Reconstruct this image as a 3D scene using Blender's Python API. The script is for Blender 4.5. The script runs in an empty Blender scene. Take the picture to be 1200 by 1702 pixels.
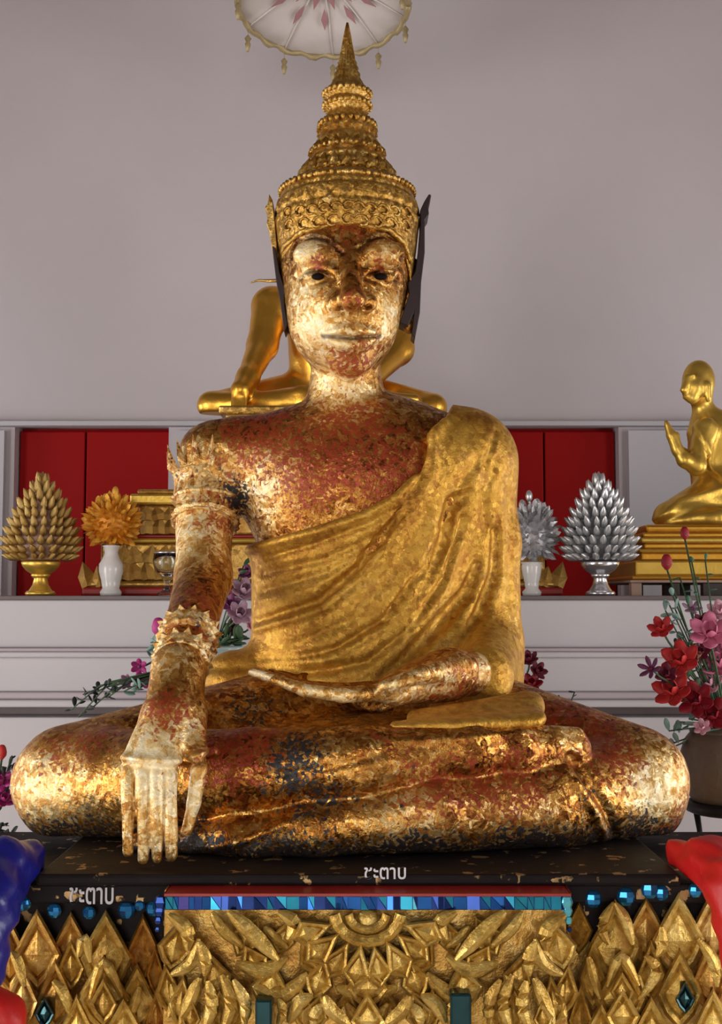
import bpy, bmesh, math, random
import numpy as np
from mathutils import Vector, Matrix, Euler

C = bpy.context.scene.collection
rnd = random.Random(7)
nrng = np.random.RandomState(3)

# ------------------------------------------------------------------ camera, world, light, exposure
FOC, DIST, CZ = 2000.0, 2.0, 1.45                 # focal length in pixels of a 1200x1702 frame
PITCH = math.atan(149 / 2000)
cam_d = bpy.data.cameras.new('camera'); cam = bpy.data.objects.new('camera', cam_d); C.objects.link(cam)
cam.location = (0, -DIST, CZ); cam.rotation_euler = (math.pi / 2 + PITCH, 0, 0)
cam_d.sensor_fit = 'VERTICAL'; cam_d.sensor_height = 36; cam_d.lens = FOC * 36 / 1702
cam_d.clip_start = 0.05
bpy.context.scene.camera = cam
sc = bpy.context.scene
sc.view_settings.view_transform = 'Standard'; sc.view_settings.look = 'None'
sc.view_settings.gamma = 1; sc.view_settings.use_curve_mapping = False
sc.view_settings.exposure = 0.12
w = bpy.data.worlds.new('sky'); sc.world = w; w.use_nodes = True
w.node_tree.nodes['Background'].inputs[0].default_value = (0.80, 0.87, 1.0, 1)
w.node_tree.nodes['Background'].inputs[1].default_value = 0.2

def area(name, loc, rot, sx, sy, power, col):
    d = bpy.data.lights.new(name, 'AREA'); d.shape = 'RECTANGLE'; d.size = sx; d.size_y = sy
    d.energy = power; d.color = col
    o = bpy.data.objects.new(name, d); C.objects.link(o); o.location = loc; o.rotation_euler = rot
    return o
R90 = math.pi / 2
# daylight coming in through the doorways of the side walls and of the wall behind the camera
area('daylight_left_near', (-3.42, -1.7, 1.30), (0, 0.15 - R90, 0), 1.9, 1.7, 88, (1.0, 0.97, 0.93))
area('daylight_left_far', (-3.42, 1.35, 1.25), (0, 0.6 - R90, 0), 1.3, 0.95, 46, (0.97, 0.97, 1.0))
area('daylight_right_near', (3.42, -1.5, 1.30), (0, R90 - 0.15, 0), 1.9, 1.7, 62, (1.0, 0.97, 0.93))
area('daylight_right_far', (3.42, 1.35, 1.25), (0, R90 - 0.6, 0), 1.3, 0.95, 40, (0.97, 0.97, 1.0))
area('daylight_door', (-0.6, -5.92, 1.2), (R90 - 0.3, 0, 0), 2.4, 2.2, 74, (1.0, 0.96, 0.9))

# ------------------------------------------------------------------ helpers
CP, SP = math.cos(PITCH), math.sin(PITCH)
def P(px, py, Y):
    """world point seen at picture position (px, py) at world depth Y"""
    u, v = (px - 600) / FOC, (851 - py) / FOC
    d = np.array([u, CP - v * SP, SP + v * CP])
    return np.array([0, -DIST, CZ]) + d * ((Y + DIST) / d[1])
def S(rpx, Y):
    return rpx * (DIST + Y) / FOC
def V(a): return Vector((float(a[0]), float(a[1]), float(a[2])))

def link(o, parent=None):
    C.objects.link(o)
    if parent is not None:
        o.parent = parent
    return o
def thing(name, label, cat, loc=(0, 0, 0), rotz=0, group=None):
    o = bpy.data.objects.new(name, None); C.objects.link(o); o.location = loc; o.rotation_euler = (0, 0, rotz)
    o.empty_display_size = 0.05
    o['label'] = label; o['category'] = cat
    if group: o['group'] = group
    return o
def obj(name, me, mat, parent=None, loc=None, rot=None, scale=None):
    """link mesh (or bmesh) as one object; with a parent the mesh is taken to be in the parent's local space"""
    if isinstance(me, bmesh.types.BMesh):
        m = bpy.data.meshes.new(name); me.normal_update(); me.to_mesh(m); me.free(); me = m
    if mat is not None and not me.materials: me.materials.append(mat)
    o = bpy.data.objects.new(name, me); link(o, parent)
    if loc is not None: o.location = loc
    if rot is not None: o.rotation_euler = rot
    if scale is not None: o.scale = scale
    return o
def struct(name, me, mat):
    o = obj(name, me, mat); o['kind'] = 'structure'; return o
def smooth(me_or_bm):
    if isinstance(me_or_bm, bmesh.types.BMesh):
        for f in me_or_bm.faces: f.smooth = True
    else:
        me_or_bm.polygons.foreach_set('use_smooth', [True] * len(me_or_bm.polygons))
    return me_or_bm
def add_box(bm, x0, x1, y0, y1, z0, z1, bev=0.0):
    r = bmesh.ops.create_cube(bm, size=1)
    vs = r['verts']
    for v in vs:
        v.co = Vector(((x0 + x1) / 2 + v.co.x * (x1 - x0), (y0 + y1) / 2 + v.co.y * (y1 - y0), (z0 + z1) / 2 + v.co.z * (z1 - z0)))
    if bev > 0:
        es = list({e for v in vs for e in v.link_edges})
        bmesh.ops.bevel(bm, geom=es, offset=bev, segments=2, affect='EDGES', profile=0.5)
    return bm
def box(x0, x1, y0, y1, z0, z1, bev=0.0):
    return add_box(bmesh.new(), x0, x1, y0, y1, z0, z1, bev)
def lathe(profile, n=40, sy=1.0, bm=None, fn=None, cx=0, cy=0):
    """profile: list of (r, z) from bottom to top"""
    bm = bm or bmesh.new(); rings = []
    for (r, z) in profile:
        ring = []
        for k in range(n):
            a = 2 * math.pi * k / n
            rr = r if fn is None else fn(r, z, a)
            ring.append(bm.verts.new((cx + rr * math.cos(a), cy + rr * math.sin(a) * sy, z)))
        rings.append(ring)
    for i in range(len(rings) - 1):
        for k in range(n):
            f = bm.faces.new((rings[i][k], rings[i][(k + 1) % n], rings[i + 1][(k + 1) % n], rings[i + 1][k])); f.smooth = True
    bm.faces.new(list(reversed(rings[0]))); bm.faces.new(rings[-1])
    return bm
def tube(pts, rs, n=8, bm=None, flat=1.0):
    bm = bm or bmesh.new(); pts = [V(p) for p in pts]; rings = []
    if not hasattr(rs, '__len__'): rs = [rs] * len(pts)
    up0 = Vector((0, 0, 1))
    for i, p in enumerate(pts):
        t = (pts[min(i + 1, len(pts) - 1)] - pts[max(i - 1, 0)]).normalized()
        a = t.cross(up0)
        if a.length < 0.15: a = t.cross(Vector((0, 1, 0)))
        a.normalize(); b = a.cross(t).normalized()
        rings.append([bm.verts.new(p + (a * math.cos(2 * math.pi * k / n) + b * math.sin(2 * math.pi * k / n) * flat) * rs[i]) for k in range(n)])
    for i in range(len(rings) - 1):
        for k in range(n):
            f = bm.faces.new((rings[i][k], rings[i][(k + 1) % n], rings[i + 1][(k + 1) % n], rings[i + 1][k])); f.smooth = True
    bm.faces.new(rings[0]); bm.faces.new(list(reversed(rings[-1])))
    bmesh.ops.recalc_face_normals(bm, faces=bm.faces)
    return bm
def ball(r, n=10, m=6, c=(0, 0, 0), sc_=(1, 1, 1), bm=None):
    bm = bm or bmesh.new()
    q = bmesh.ops.create_uvsphere(bm, u_segments=n, v_segments=m, radius=r)
    for v in q['verts']:
        v.co = Vector((c[0] + v.co.x * sc_[0], c[1] + v.co.y * sc_[1], c[2] + v.co.z * sc_[2]))
        for f in v.link_faces: f.smooth = True
    return bm

# ------------------------------------------------------------------ materials
class NT:
    def __init__(s, name):
        s.m = bpy.data.materials.new(name); s.m.use_nodes = True; s.t = s.m.node_tree
        s.b = s.t.nodes['Principled BSDF']
    def n(s, typ, **kw):
        nd = s.t.nodes.new(typ)
        for k, v in kw.items():
            if k.startswith('i_'):
                key = k[2:]; key = int(key) if key.isdigit() else key.replace('_', ' ')
                s.put(nd.inputs[key], v)
            else: setattr(nd, k, v)
        return nd
    def put(s, sock, v):
        if isinstance(v, bpy.types.NodeSocket): s.t.links.new(v, sock)
        else:
            if sock.type == 'RGBA' and len(v) == 3: v = (*v, 1)
            sock.default_value = v
    def set(s, **kw):
        for k, v in kw.items(): s.put(s.b.inputs[k.replace('_', ' ')], v)
        return s
    def math(s, op, a, b=0.0, clamp=False):
        nd = s.n('ShaderNodeMath', operation=op, use_clamp=clamp); s.put(nd.inputs[0], a); s.put(nd.inputs[1], b); return nd.outputs[0]
    def mix(s, f, a, b):
        nd = s.n('ShaderNodeMix', data_type='RGBA'); s.put(nd.inputs[0], f); s.put(nd.inputs[6], a); s.put(nd.inputs[7], b); return nd.outputs[2]
    def fmix(s, f, a, b):
        nd = s.n('ShaderNodeMix', data_type='FLOAT'); s.put(nd.inputs[0], f); s.put(nd.inputs[2], a); s.put(nd.inputs[3], b); return nd.outputs[0]
    def step(s, v, a, b):
        nd = s.n('ShaderNodeMapRange', interpolation_type='SMOOTHSTEP'); s.put(nd.inputs[0], v); s.put(nd.inputs[1], a); s.put(nd.inputs[2], b); return nd.outputs[0]
    def ramp(s, f, stops):
        nd = s.n('ShaderNodeValToRGB'); cr = nd.color_ramp
        while len(cr.elements) < len(stops): cr.elements.new(0.5)
        for e, (p, c) in zip(cr.elements, stops): e.position = p; e.color = (*c, 1)
        s.put(nd.inputs[0], f); return nd.outputs[0]
    def coord(s): return s.n('ShaderNodeTexCoord').outputs['Object']
    def noise(s, vec, scale, detail=3.0, rough=0.6):
        nd = s.n('ShaderNodeTexNoise', i_Scale=scale, i_Detail=detail, i_Roughness=rough); s.put(nd.inputs['Vector'], vec); return nd.outputs[0]
    def voro(s, vec, scale, dist='EUCLIDEAN', feature='F1'):
        nd = s.n('ShaderNodeTexVoronoi', distance=dist, feature=feature, i_Scale=scale); s.put(nd.inputs['Vector'], vec); return nd
    def bump(s, h, strength, dist, normal=None):
        nd = s.n('ShaderNodeBump'); s.put(nd.inputs['Strength'], strength); s.put(nd.inputs['Distance'], dist); s.put(nd.inputs['Height'], h)
        if normal is not None: s.put(nd.inputs['Normal'], normal)
        return nd.outputs[0]

def flat_mat(name, col, rough=0.5, metal=0.0, var=0.12, scale=18, bump=0.0, spec=None, coat=0.0, bscale=60):
    t = NT(name); v = t.coord()
    nz = t.noise(v, scale)
    dark = tuple(c * (1 - var) for c in col); lite = tuple(min(1, c * (1 + var)) for c in col)
    t.set(Base_Color=t.mix(nz, dark, lite), Roughness=rough, Metallic=metal)
    if coat: t.set(Coat_Weight=coat)
    if spec is not None: t.put(t.b.inputs['Specular IOR Level'], spec)
    if bump: t.set(Normal=t.bump(t.noise(v, bscale, 4), bump, 0.01))
    return t.m

def tilt_normal(t, vec_colors, amounts):
    g = t.n('ShaderNodeNewGeometry').outputs['Normal']; cur = g
    for colr, amt in zip(vec_colors, amounts):
        sub = t.n('ShaderNodeVectorMath', operation='SUBTRACT'); t.put(sub.inputs[0], colr); sub.inputs[1].default_value = (0.5, 0.5, 0.5)
        sca = t.n('ShaderNodeVectorMath', operation='SCALE'); t.put(sca.inputs[0], sub.outputs[0]); t.put(sca.inputs['Scale'], amt)
        ad = t.n('ShaderNodeVectorMath', operation='ADD'); t.put(ad.inputs[0], cur); t.put(ad.inputs[1], sca.outputs[0]); cur = ad.outputs[0]
    nm = t.n('ShaderNodeVectorMath', operation='NORMALIZE'); t.put(nm.inputs[0], cur)
    return nm.outputs[0]

def gold_leaf_worn():
    """gold leaf stuck on by hand: overlapping flakes, red and black lacquer showing through (wear attribute: R red, G black lacquer and painted shade, B fresh leaf and painted highlights, alpha dark face lines)"""
    t = NT('gold_leaf_worn'); v = t.coord()
    at = t.n('ShaderNodeAttribute', attribute_name='wear')
    sep = t.n('ShaderNodeSeparateColor'); t.put(sep.inputs[0], at.outputs['Color'])
    red, black_shade, fresh_lit = sep.outputs[0], sep.outputs[1], sep.outputs[2]
    wob = t.n('ShaderNodeTexNoise', i_Scale=45.0, i_Detail=2.0); t.put(wob.inputs['Vector'], v)
    wv = t.n('ShaderNodeVectorMath', operation='SCALE'); t.put(wv.inputs[0], wob.outputs['Color']); wv.inputs['Scale'].default_value = 0.02
    vv = t.n('ShaderNodeVectorMath', operation='ADD'); t.put(vv.inputs[0], v); t.put(vv.inputs[1], wv.outputs[0]); vv = vv.outputs[0]
    v1 = t.voro(vv, 92, 'CHEBYCHEV'); v2 = t.voro(vv, 230); 
    s1 = t.n('ShaderNodeSeparateColor'); t.put(s1.inputs[0], v1.outputs['Color'])
    s2 = t.n('ShaderNodeSeparateColor'); t.put(s2.inputs[0], v2.outputs['Color'])
    mot = t.noise(v, 11, 5, 0.65); fine = t.noise(v, 120, 3, 0.7); mid = t.noise(v, 38, 4, 0.65)
    tone = t.math('ADD', t.math('MULTIPLY', s1.outputs[0], 0.34), t.math('MULTIPLY', s2.outputs[0], 0.22))
    tone = t.math('ADD', tone, t.math('MULTIPLY', mot, 0.30))
    tone = t.math('ADD', tone, t.math('MULTIPLY', fresh_lit, 0.30))  # fresh leaf, with highlights on knees, fingers and cheek painted in
    tone = t.math('SUBTRACT', t.math('ADD', tone, -0.05), t.math('MULTIPLY', red, 0.14))
    col = t.ramp(tone, [(0.10, (0.10, 0.030, 0.008)), (0.30, (0.34, 0.13, 0.025)), (0.50, (0.60, 0.31, 0.065)), (0.70, (0.88, 0.66, 0.31)), (0.92, (1.0, 0.88, 0.60))])
    # worn flakes; the black mask also carries painted shade
    wear_n = t.math('ADD', t.math('MULTIPLY', mid, 0.55), t.math('ADD', t.math('MULTIPLY', s2.outputs[1], 0.28), t.math('MULTIPLY', s1.outputs[1], 0.17)))
    rm = t.step(t.math('ADD', wear_n, t.math('MULTIPLY', red, 0.42)), 0.67, 0.79)
    rm = t.math('MULTIPLY', rm, t.math('SUBTRACT', 1.0, t.math('MULTIPLY', t.step(s2.outputs[0], 0.60, 0.72), 0.85)))
    wear_b = t.math('ADD', t.math('MULTIPLY', mid, 0.40), t.math('ADD', t.math('MULTIPLY', s2.outputs[2], 0.40), t.math('MULTIPLY', fine, 0.2)))
    bm_ = t.step(t.math('ADD', wear_b, t.math('MULTIPLY', black_shade, 0.58)), 0.71, 0.82)
    col = t.mix(t.math('MULTIPLY', rm, 0.88), col, t.mix(mot, (0.24, 0.014, 0.004), (0.36, 0.060, 0.012)))
    col = t.mix(bm_, col, (0.016, 0.011, 0.010))
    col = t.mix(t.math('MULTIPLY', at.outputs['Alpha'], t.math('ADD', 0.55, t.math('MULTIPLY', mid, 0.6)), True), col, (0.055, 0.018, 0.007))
    met = t.math('SUBTRACT', t.math('SUBTRACT', 1.0, t.math('MULTIPLY', fresh_lit, 0.44)), t.math('MAXIMUM', t.math('MULTIPLY', rm, 0.55), bm_), True)
    rough = t.math('ADD', t.math('ADD', 0.28, t.math('MULTIPLY', fresh_lit, 0.14)), t.math('MULTIPLY', s2.outputs[2], 0.24))
    nrm = tilt_normal(t, [v1.outputs['Color'], v2.outputs['Color']], [0.15, 0.25])
    nrm = t.bump(t.math('ADD', t.math('MULTIPLY', mid, 0.6), t.math('MULTIPLY', fine, 0.4)), 0.55, 0.006, nrm)
    t.set(Base_Color=col, Metallic=met, Roughness=rough, Normal=nrm)
    return t.m

def robe_gold():
    t = NT('robe_gold'); v = t.coord()
    mot = t.noise(v, 9, 5, 0.65); mid = t.noise(v, 40, 4, 0.7); fine = t.noise(v, 150, 3, 0.7)
    v2 = t.voro(v, 130); s2 = t.n('ShaderNodeSeparateColor'); t.put(s2.inputs[0], v2.outputs['Color'])
    tone = t.math('ADD', t.math('MULTIPLY', mot, 0.7), t.math('ADD', t.math('MULTIPLY', mid, 0.35), t.math('MULTIPLY', s2.outputs[0], 0.14)))
    col = t.ramp(tone, [(0.25, (0.15, 0.048, 0.008)), (0.46, (0.38, 0.165, 0.020)), (0.62, (0.60, 0.33, 0.045)), (0.85, (0.76, 0.50, 0.12))])
    rust = t.step(t.math('ADD', t.math('MULTIPLY', mid, 0.6), t.math('MULTIPLY', mot, 0.5)), 0.55, 0.68)
    col = t.mix(t.math('MULTIPLY', rust, 0.62), col, (0.30, 0.095, 0.014))
    nrm = tilt_normal(t, [v2.outputs['Color']], [0.22])
    nrm = t.bump(t.math('ADD', t.math('MULTIPLY', mid, 0.6), t.math('MULTIPLY', fine, 0.4)), 0.5, 0.006, nrm)
    t.set(Base_Color=col, Metallic=0.70, Roughness=t.math('ADD', 0.42, t.math('MULTIPLY', s2.outputs[1], 0.2)), Normal=nrm)
    return t.m

def gold_carved(name='gold_carved', lo=(0.28, 0.13, 0.022), md=(0.56, 0.36, 0.080), hi=(0.85, 0.66, 0.25), scale=30, rough=0.42, metal=0.72, tilt=0.18):
    t = NT(name); v = t.coord()
    inf = t.n('ShaderNodeObjectInfo').outputs['Random']
    mid = t.noise(v, scale, 5, 0.65); fine = t.noise(v, scale * 4, 3, 0.7)
    v2 = t.voro(v, scale * 3)
    tone = t.math('ADD', t.math('MULTIPLY', mid, 0.8), t.math('ADD', t.math('MULTIPLY', fine, 0.25), t.math('MULTIPLY', inf, 0.16)))
    col = t.ramp(tone, [(0.34, lo), (0.62, md), (0.95, hi)])
    nrm = tilt_normal(t, [v2.outputs['Color']], [tilt])
    nrm = t.bump(t.math('ADD', mid, t.math('MULTIPLY', fine, 0.4)), 0.4, 0.005, nrm)
    t.set(Base_Color=col, Metallic=metal, Roughness=rough, Normal=nrm)
    return t.m

def black_lacquer():
    t = NT('black_lacquer_with_gold_flecks'); v = t.coord()
    v2 = t.voro(v, 90, 'CHEBYCHEV'); s2 = t.n('ShaderNodeSeparateColor'); t.put(s2.inputs[0], v2.outputs['Color'])
    nz = t.noise(v, 30, 4)
    m = t.step(t.math('ADD', t.math('MULTIPLY', s2.outputs[0], 0.55), t.math('MULTIPLY', nz, 0.5)), 0.775, 0.81)
    col = t.mix(m, t.mix(nz, (0.004, 0.003, 0.004), (0.014, 0.007, 0.006)), (0.42, 0.27, 0.12))
    t.set(Base_Color=col, Metallic=t.math('MULTIPLY', m, 0.7), Roughness=t.fmix(m, 0.6, 0.4), Normal=t.bump(nz, 0.3, 0.005)); t.put(t.b.inputs['Specular IOR Level'], 0.2)
    return t.m

M = {}
M['leaf'] = gold_leaf_worn()
M['robe'] = robe_gold()
M['carved'] = gold_carved()
M['carved_red'] = gold_carved('gold_on_red_ground', (0.24, 0.050, 0.012), (0.52, 0.29, 0.060), (0.84, 0.62, 0.24), 26)
M['crown'] = gold_carved('gold_crown', (0.20, 0.080, 0.012), (0.50, 0.27, 0.050), (0.88, 0.66, 0.25), 60, 0.38, 0.85, 0.4)
M['gloss'] = gold_carved('gold_gloss_paint', (0.70, 0.33, 0.035), (0.80, 0.42, 0.055), (0.86, 0.50, 0.09), 6, 0.34, 0.9, 0.03)
M['gloss_pale'] = gold_carved('gold_paint_pale', (0.62, 0.38, 0.06), (0.74, 0.48, 0.09), (0.85, 0.60, 0.16), 6, 0.38, 0.8, 0.03)
M['gold_bud'] = gold_carved('gold_bud', (0.36, 0.20, 0.05), (0.62, 0.42, 0.14), (0.85, 0.68, 0.33), 30, 0.35, 0.9, 0.1)
M['carved_dim'] = gold_carved('gold_pedestal', (0.30, 0.13, 0.03), (0.52, 0.30, 0.07), (0.80, 0.58, 0.22), 22, 0.36, 0.85, 0.2)
M['black'] = black_lacquer()
M['dark_bronze'] = flat_mat('dark_bronze', (0.030, 0.016, 0.018), 0.45, 0.3, 0.4)
M['eye'] = flat_mat('dark_eye_inlay', (0.012, 0.006, 0.005), 0.6, spec=0.1)
M['wall'] = flat_mat('lilac_grey_plaster', (0.600, 0.545, 0.565), 0.9, 0, 0.04, 2.5, 0.05)
M['dado'] = flat_mat('pale_grey_plaster', (0.58, 0.56, 0.59), 0.85, 0, 0.03, 3, 0.05)
M['white'] = flat_mat('white_altar_paint', (0.52, 0.495, 0.52), 0.55, 0, 0.03, 4, 0.03)
M['mould'] = flat_mat('moulding_red_reflection', (0.47, 0.40, 0.43), 0.55, 0, 0.04, 5)  # red reflection on the white moulding put into its colour
M['edge_and_gap_shade'] = flat_mat('dark_edge_and_gap_shade', (0.13, 0.10, 0.10), 0.4, 0, 0.2)
M['red_door'] = flat_mat('red_door_paint', (0.36, 0.003, 0.003), 0.6, 0, 0.10, 3, spec=0.15)
M['ceiling'] = flat_mat('ceiling_paint', (0.12, 0.10, 0.10), 0.9, 0, 0.05, 3)
M['floor'] = flat_mat('floor_tile', (0.62, 0.54, 0.46), 0.22, 0, 0.10, 3)
M['red_edge'] = flat_mat('red_lacquer_edge', (0.30, 0.012, 0.008), 0.4, 0, 0.3, 12)
M['white_paint'] = flat_mat('white_lettering', (0.72, 0.70, 0.74), 0.6, 0, 0.15, 60)
M['blue_cloth'] = flat_mat('royal_blue_satin', (0.008, 0.009, 0.19), 0.33, 0, 0.25, 14, 0.25, bscale=20)
M['red_cloth'] = flat_mat('red_satin', (0.50, 0.006, 0.005), 0.5, 0, 0.2, 14, 0.25, bscale=20)
M['teal_glass'] = flat_mat('pale_teal_glaze', (0.45, 0.60, 0.62), 0.2, 0, 0.3, 18)
def mirror(name, c, r=0.12): return flat_mat(name, c, r, 0.75, 0.35, 40)
M['tiles'] = [mirror('mirror_blue', (0.02, 0.12, 0.42)), mirror('mirror_teal', (0.03, 0.33, 0.50)), mirror('mirror_cyan', (0.15, 0.62, 0.78)),
              mirror('mirror_navy', (0.012, 0.035, 0.16)), mirror('mirror_violet', (0.06, 0.05, 0.22))]
M['gem'] = mirror('blue_glass_gem', (0.03, 0.22, 0.52), 0.1)
M['dark_inlay'] = mirror('dark_green_mirror', (0.015, 0.05, 0.055), 0.15)
M['silver'] = flat_mat('silver_foil', (0.62, 0.63, 0.64), 0.32, 0.75, 0.25, 40)
M['silver_dark'] = flat_mat('grey_foil', (0.42, 0.41, 0.43), 0.42, 0.55, 0.3, 40)
M['silver_bowl'] = flat_mat('silver_bowl', (0.70, 0.69, 0.71), 0.22, 0.9, 0.1, 20)
M['orange'] = flat_mat('orange_foil', (0.62, 0.24, 0.015), 0.5, 0.35, 0.35, 60)
M['orange_lite'] = flat_mat('amber_foil', (0.72, 0.36, 0.04), 0.5, 0.35, 0.35, 60)
M['porcelain'] = flat_mat('white_porcelain', (0.66, 0.63, 0.61), 0.2, 0, 0.06, 20)
M['brown_clay'] = flat_mat('brown_woven_clay', (0.13, 0.085, 0.055), 0.6, 0, 0.3, 20, 0.4)
M['wire'] = flat_mat('black_wire', (0.015, 0.013, 0.014), 0.5, 0.5, 0.2)
M['stem'] = flat_mat('dark_green_stem', (0.05, 0.10, 0.045), 0.6, 0, 0.3)
M['leafgreen'] = flat_mat('green_cloth_leaf', (0.07, 0.20, 0.12), 0.6, 0, 0.4, 40)
M['leafdark'] = flat_mat('dark_twig_leaf', (0.035, 0.045, 0.045), 0.6, 0, 0.4, 40)
M['leafteal'] = flat_mat('grey_teal_leaf', (0.22, 0.36, 0.32), 0.6, 0, 0.4, 40)
M['pink'] = flat_mat('pink_petal', (0.72, 0.20, 0.34), 0.6, 0, 0.25, 40)
M['pale_pink'] = flat_mat('pale_pink_petal', (0.78, 0.42, 0.52), 0.6, 0, 0.2, 40)
M['crimson'] = flat_mat('crimson_petal', (0.30, 0.008, 0.02), 0.6, 0, 0.3, 40)
M['scarlet'] = flat_mat('scarlet_petal', (0.60, 0.035, 0.035), 0.6, 0, 0.3, 40)
M['maroon'] = flat_mat('maroon_petal', (0.15, 0.01, 0.03), 0.6, 0, 0.3, 40)
M['plum'] = flat_mat('plum_petal', (0.20, 0.045, 0.14), 0.6, 0, 0.3, 40)
M['magenta'] = flat_mat('magenta_petal', (0.42, 0.03, 0.20), 0.6, 0, 0.3, 40)
M['mauve'] = flat_mat('mauve_petal', (0.42, 0.26, 0.36), 0.6, 0, 0.3, 40)
M['cream'] = flat_mat('cream_centre', (0.62, 0.42, 0.26), 0.6, 0, 0.3, 40)
M['cloth_white'] = flat_mat('parasol_cloth', (0.66, 0.60, 0.58), 0.8, 0, 0.05, 10)
M['parasol_red'] = flat_mat('parasol_faded_red', (0.40, 0.20, 0.21), 0.8, 0, 0.15, 30)
M['parasol_gold'] = flat_mat('parasol_dull_gold', (0.42, 0.33, 0.17), 0.5, 0.3, 0.25, 30)
M['wood'] = flat_mat('pinkish_wood', (0.42, 0.27, 0.20), 0.5, 0, 0.2, 12)
M['darkwood'] = flat_mat('dark_wood', (0.05, 0.035, 0.03), 0.4, 0, 0.3, 12)
def glass():
    t = NT('clear_glass'); t.set(Base_Color=(0.92, 0.97, 0.96), Roughness=0.05, Transmission_Weight=1.0); t.b.inputs['IOR'].default_value = 1.45
    return t.m
M['glass'] = glass()

# ------------------------------------------------------------------ the room
def room():
    zt = 4.6
    struct('floor', box(-3.6, 3.6, -6.1, 2.6, -0.1, 0), M['floor'])
    struct('ceiling', box(-3.6, 3.6, -6.1, 2.6, zt, zt + 0.1), M['ceiling'])
    YW = 2.4
    def wx(px): return float(P(px, 850, YW)[0])
    ztop = float(P(600, 712, YW)[2])
    l0, l1, r0, r1 = wx(22), wx(279), wx(778), wx(1030)
    b = bmesh.new()                                   # back wall with two door openings
    add_box(b, -3.6, 3.6, YW, YW + 0.2, ztop + 0.012, zt)
    add_box(b, -3.6, l0, YW, YW + 0.2, 0, ztop + 0.012); add_box(b, l1, r0, YW, YW + 0.2, 0, ztop + 0.012); add_box(b, r1, 3.6, YW, YW + 0.2, 0, ztop + 0.012)
    struct('wall_back', b, M['wall'])
    b = bmesh.new()
    for a, c in ((-3.5, l0 - 0.03), (l1 + 0.03, r0 - 0.03), (r1 + 0.03, 3.5)):
        add_box(b, a, c, YW - 0.03, YW + 0.01, 0, ztop - 0.012)
    struct('trim_1', b, M['dado'])
    struct('trim_2', box(-3.5, 3.5, YW - 0.045, YW + 0.01, ztop + 0.004, ztop + 0.022, 0.003), M['dado'])
    for i, (a, c, k) in enumerate(((l0, l1, 0.44), (r0, r1, 0.52))):
        root = struct('door_%d' % (i + 1), box(a, c, YW + 0.10, YW + 0.14, 0, ztop + 0.012), M['red_door'])
        xm = a + (c - a) * k
        obj('door_leaf', box(a + 0.004, xm - 0.003, YW + 0.055, YW + 0.10, 0.02, ztop - 0.004, 0.004), M['red_door'], root)
        obj('door_leaf', box(xm + 0.003, c - 0.004, YW + 0.055, YW + 0.10, 0.02, ztop - 0.004, 0.004), M['red_door'], root)
    # side walls with tall openings that let the daylight in
    for sgn, nm in ((-1, 'wall_left'), (1, 'wall_right')):
        b = bmesh.new(); x0, x1 = sorted((sgn * 3.5, sgn * 3.6))
        cuts = [(-2.65, -0.6, 0.15, 2.55), (0.85, 1.85, 0.55, 1.95)]
        add_box(b, x0, x1, -6.1, -2.65, 0, zt); add_box(b, x0, x1, -0.6, 0.85, 0, zt); add_box(b, x0, x1, 1.85, 2.6, 0, zt)
        for y0, y1, z0, z1 in cuts: add_box(b, x0, x1, y0, y1, 0, z0); add_box(b, x0, x1, y0, y1, z1, zt)
        struct(nm, b, M['wall'])
    b = bmesh.new()
    add_box(b, -3.6, -1.85, -6.1, -6.0, 0, zt); add_box(b, 0.65, 3.6, -6.1, -6.0, 0, zt); add_box(b, -1.85, 0.65, -6.1, -6.0, 2.8, zt)
    struct('wall_front', b, M['wall'])
room()

# ------------------------------------------------------------------ altar table behind the statue
YA = 1.0
def z_at(py, Y): return float(P(600, py, Y)[2])
def x_at(px, py, Y): return float(P(px, py, Y)[0])
ZS = z_at(990, YA)                                       # shelf top
def altar():
    t = thing('altar', 'long white stepped altar table with moulded front against the back wall', 'altar', (0, YA, 0))
    def slab(nm, y0, za, zb, m, bev=0.004):
        return obj(nm, box(-2.6, 2.6, y0 - YA, 1.32, zb, za, bev), m, t)
    z = lambda py, dy=0.0: z_at(py, YA + dy)
    slab('shelf_top', YA, ZS, z(997), M['edge_and_gap_shade'], 0.002)
    slab('fascia', YA + 0.012, z(997), z(1077), M['white'])
    slab('moulding', YA - 0.012, z(1077), z(1083), M['mould'], 0.003)
    slab('moulding', YA - 0.022, z(1083), z(1092), M['white'], 0.004)
    slab('fascia', YA + 0.004, z(1092), z(1150), M['white'])
    slab('moulding', YA - 0.012, z(1150), z(1162), M['mould'], 0.005)
    slab('moulding', YA - 0.03, z(1162), z(1174), M['white'], 0.005)
    slab('recess', YA + 0.03, z(1174), z(1191), M['edge_and_gap_shade'])  # shadow of the gap put into the dark colour
    slab('plinth', YA - 0.02, z(1191), 0.001, M['white'])
altar()

# ------------------------------------------------------------------ signed distance modelling
def A3(px, py, Y): return P(px, py, Y)
def sd_chain(p, chain, k=0.0, sy=1.0, close=False):
    """chain of (px,py,Y,rpx): tapered capsules"""
    pts = [P(a[0], a[1], a[2]) for a in chain]; rs = [S(a[3], a[2]) for a in chain]
    return sd_pts(p, pts, rs, k, sy)
def sd_pts(p, pts, rs, k=0.0, sy=1.0):
    out = None
    for i in range(len(pts) - 1):
        a, b = pts[i].copy(), pts[i + 1].copy(); q = p
        if sy != 1.0:
            q = p.copy(); y0 = a[1]; q[:, 1] = (q[:, 1] - y0) * sy + y0; b[1] = (b[1] - y0) * sy + y0
        ab = b - a; t = np.clip(((q - a) @ ab) / max(ab @ ab, 1e-9), 0, 1)
        d = np.linalg.norm(q - a - t[:, None] * ab, axis=1) - (rs[i] + (rs[i + 1] - rs[i]) * t)
        out = d if out is None else smin(out, d, k)
    return out
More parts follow.
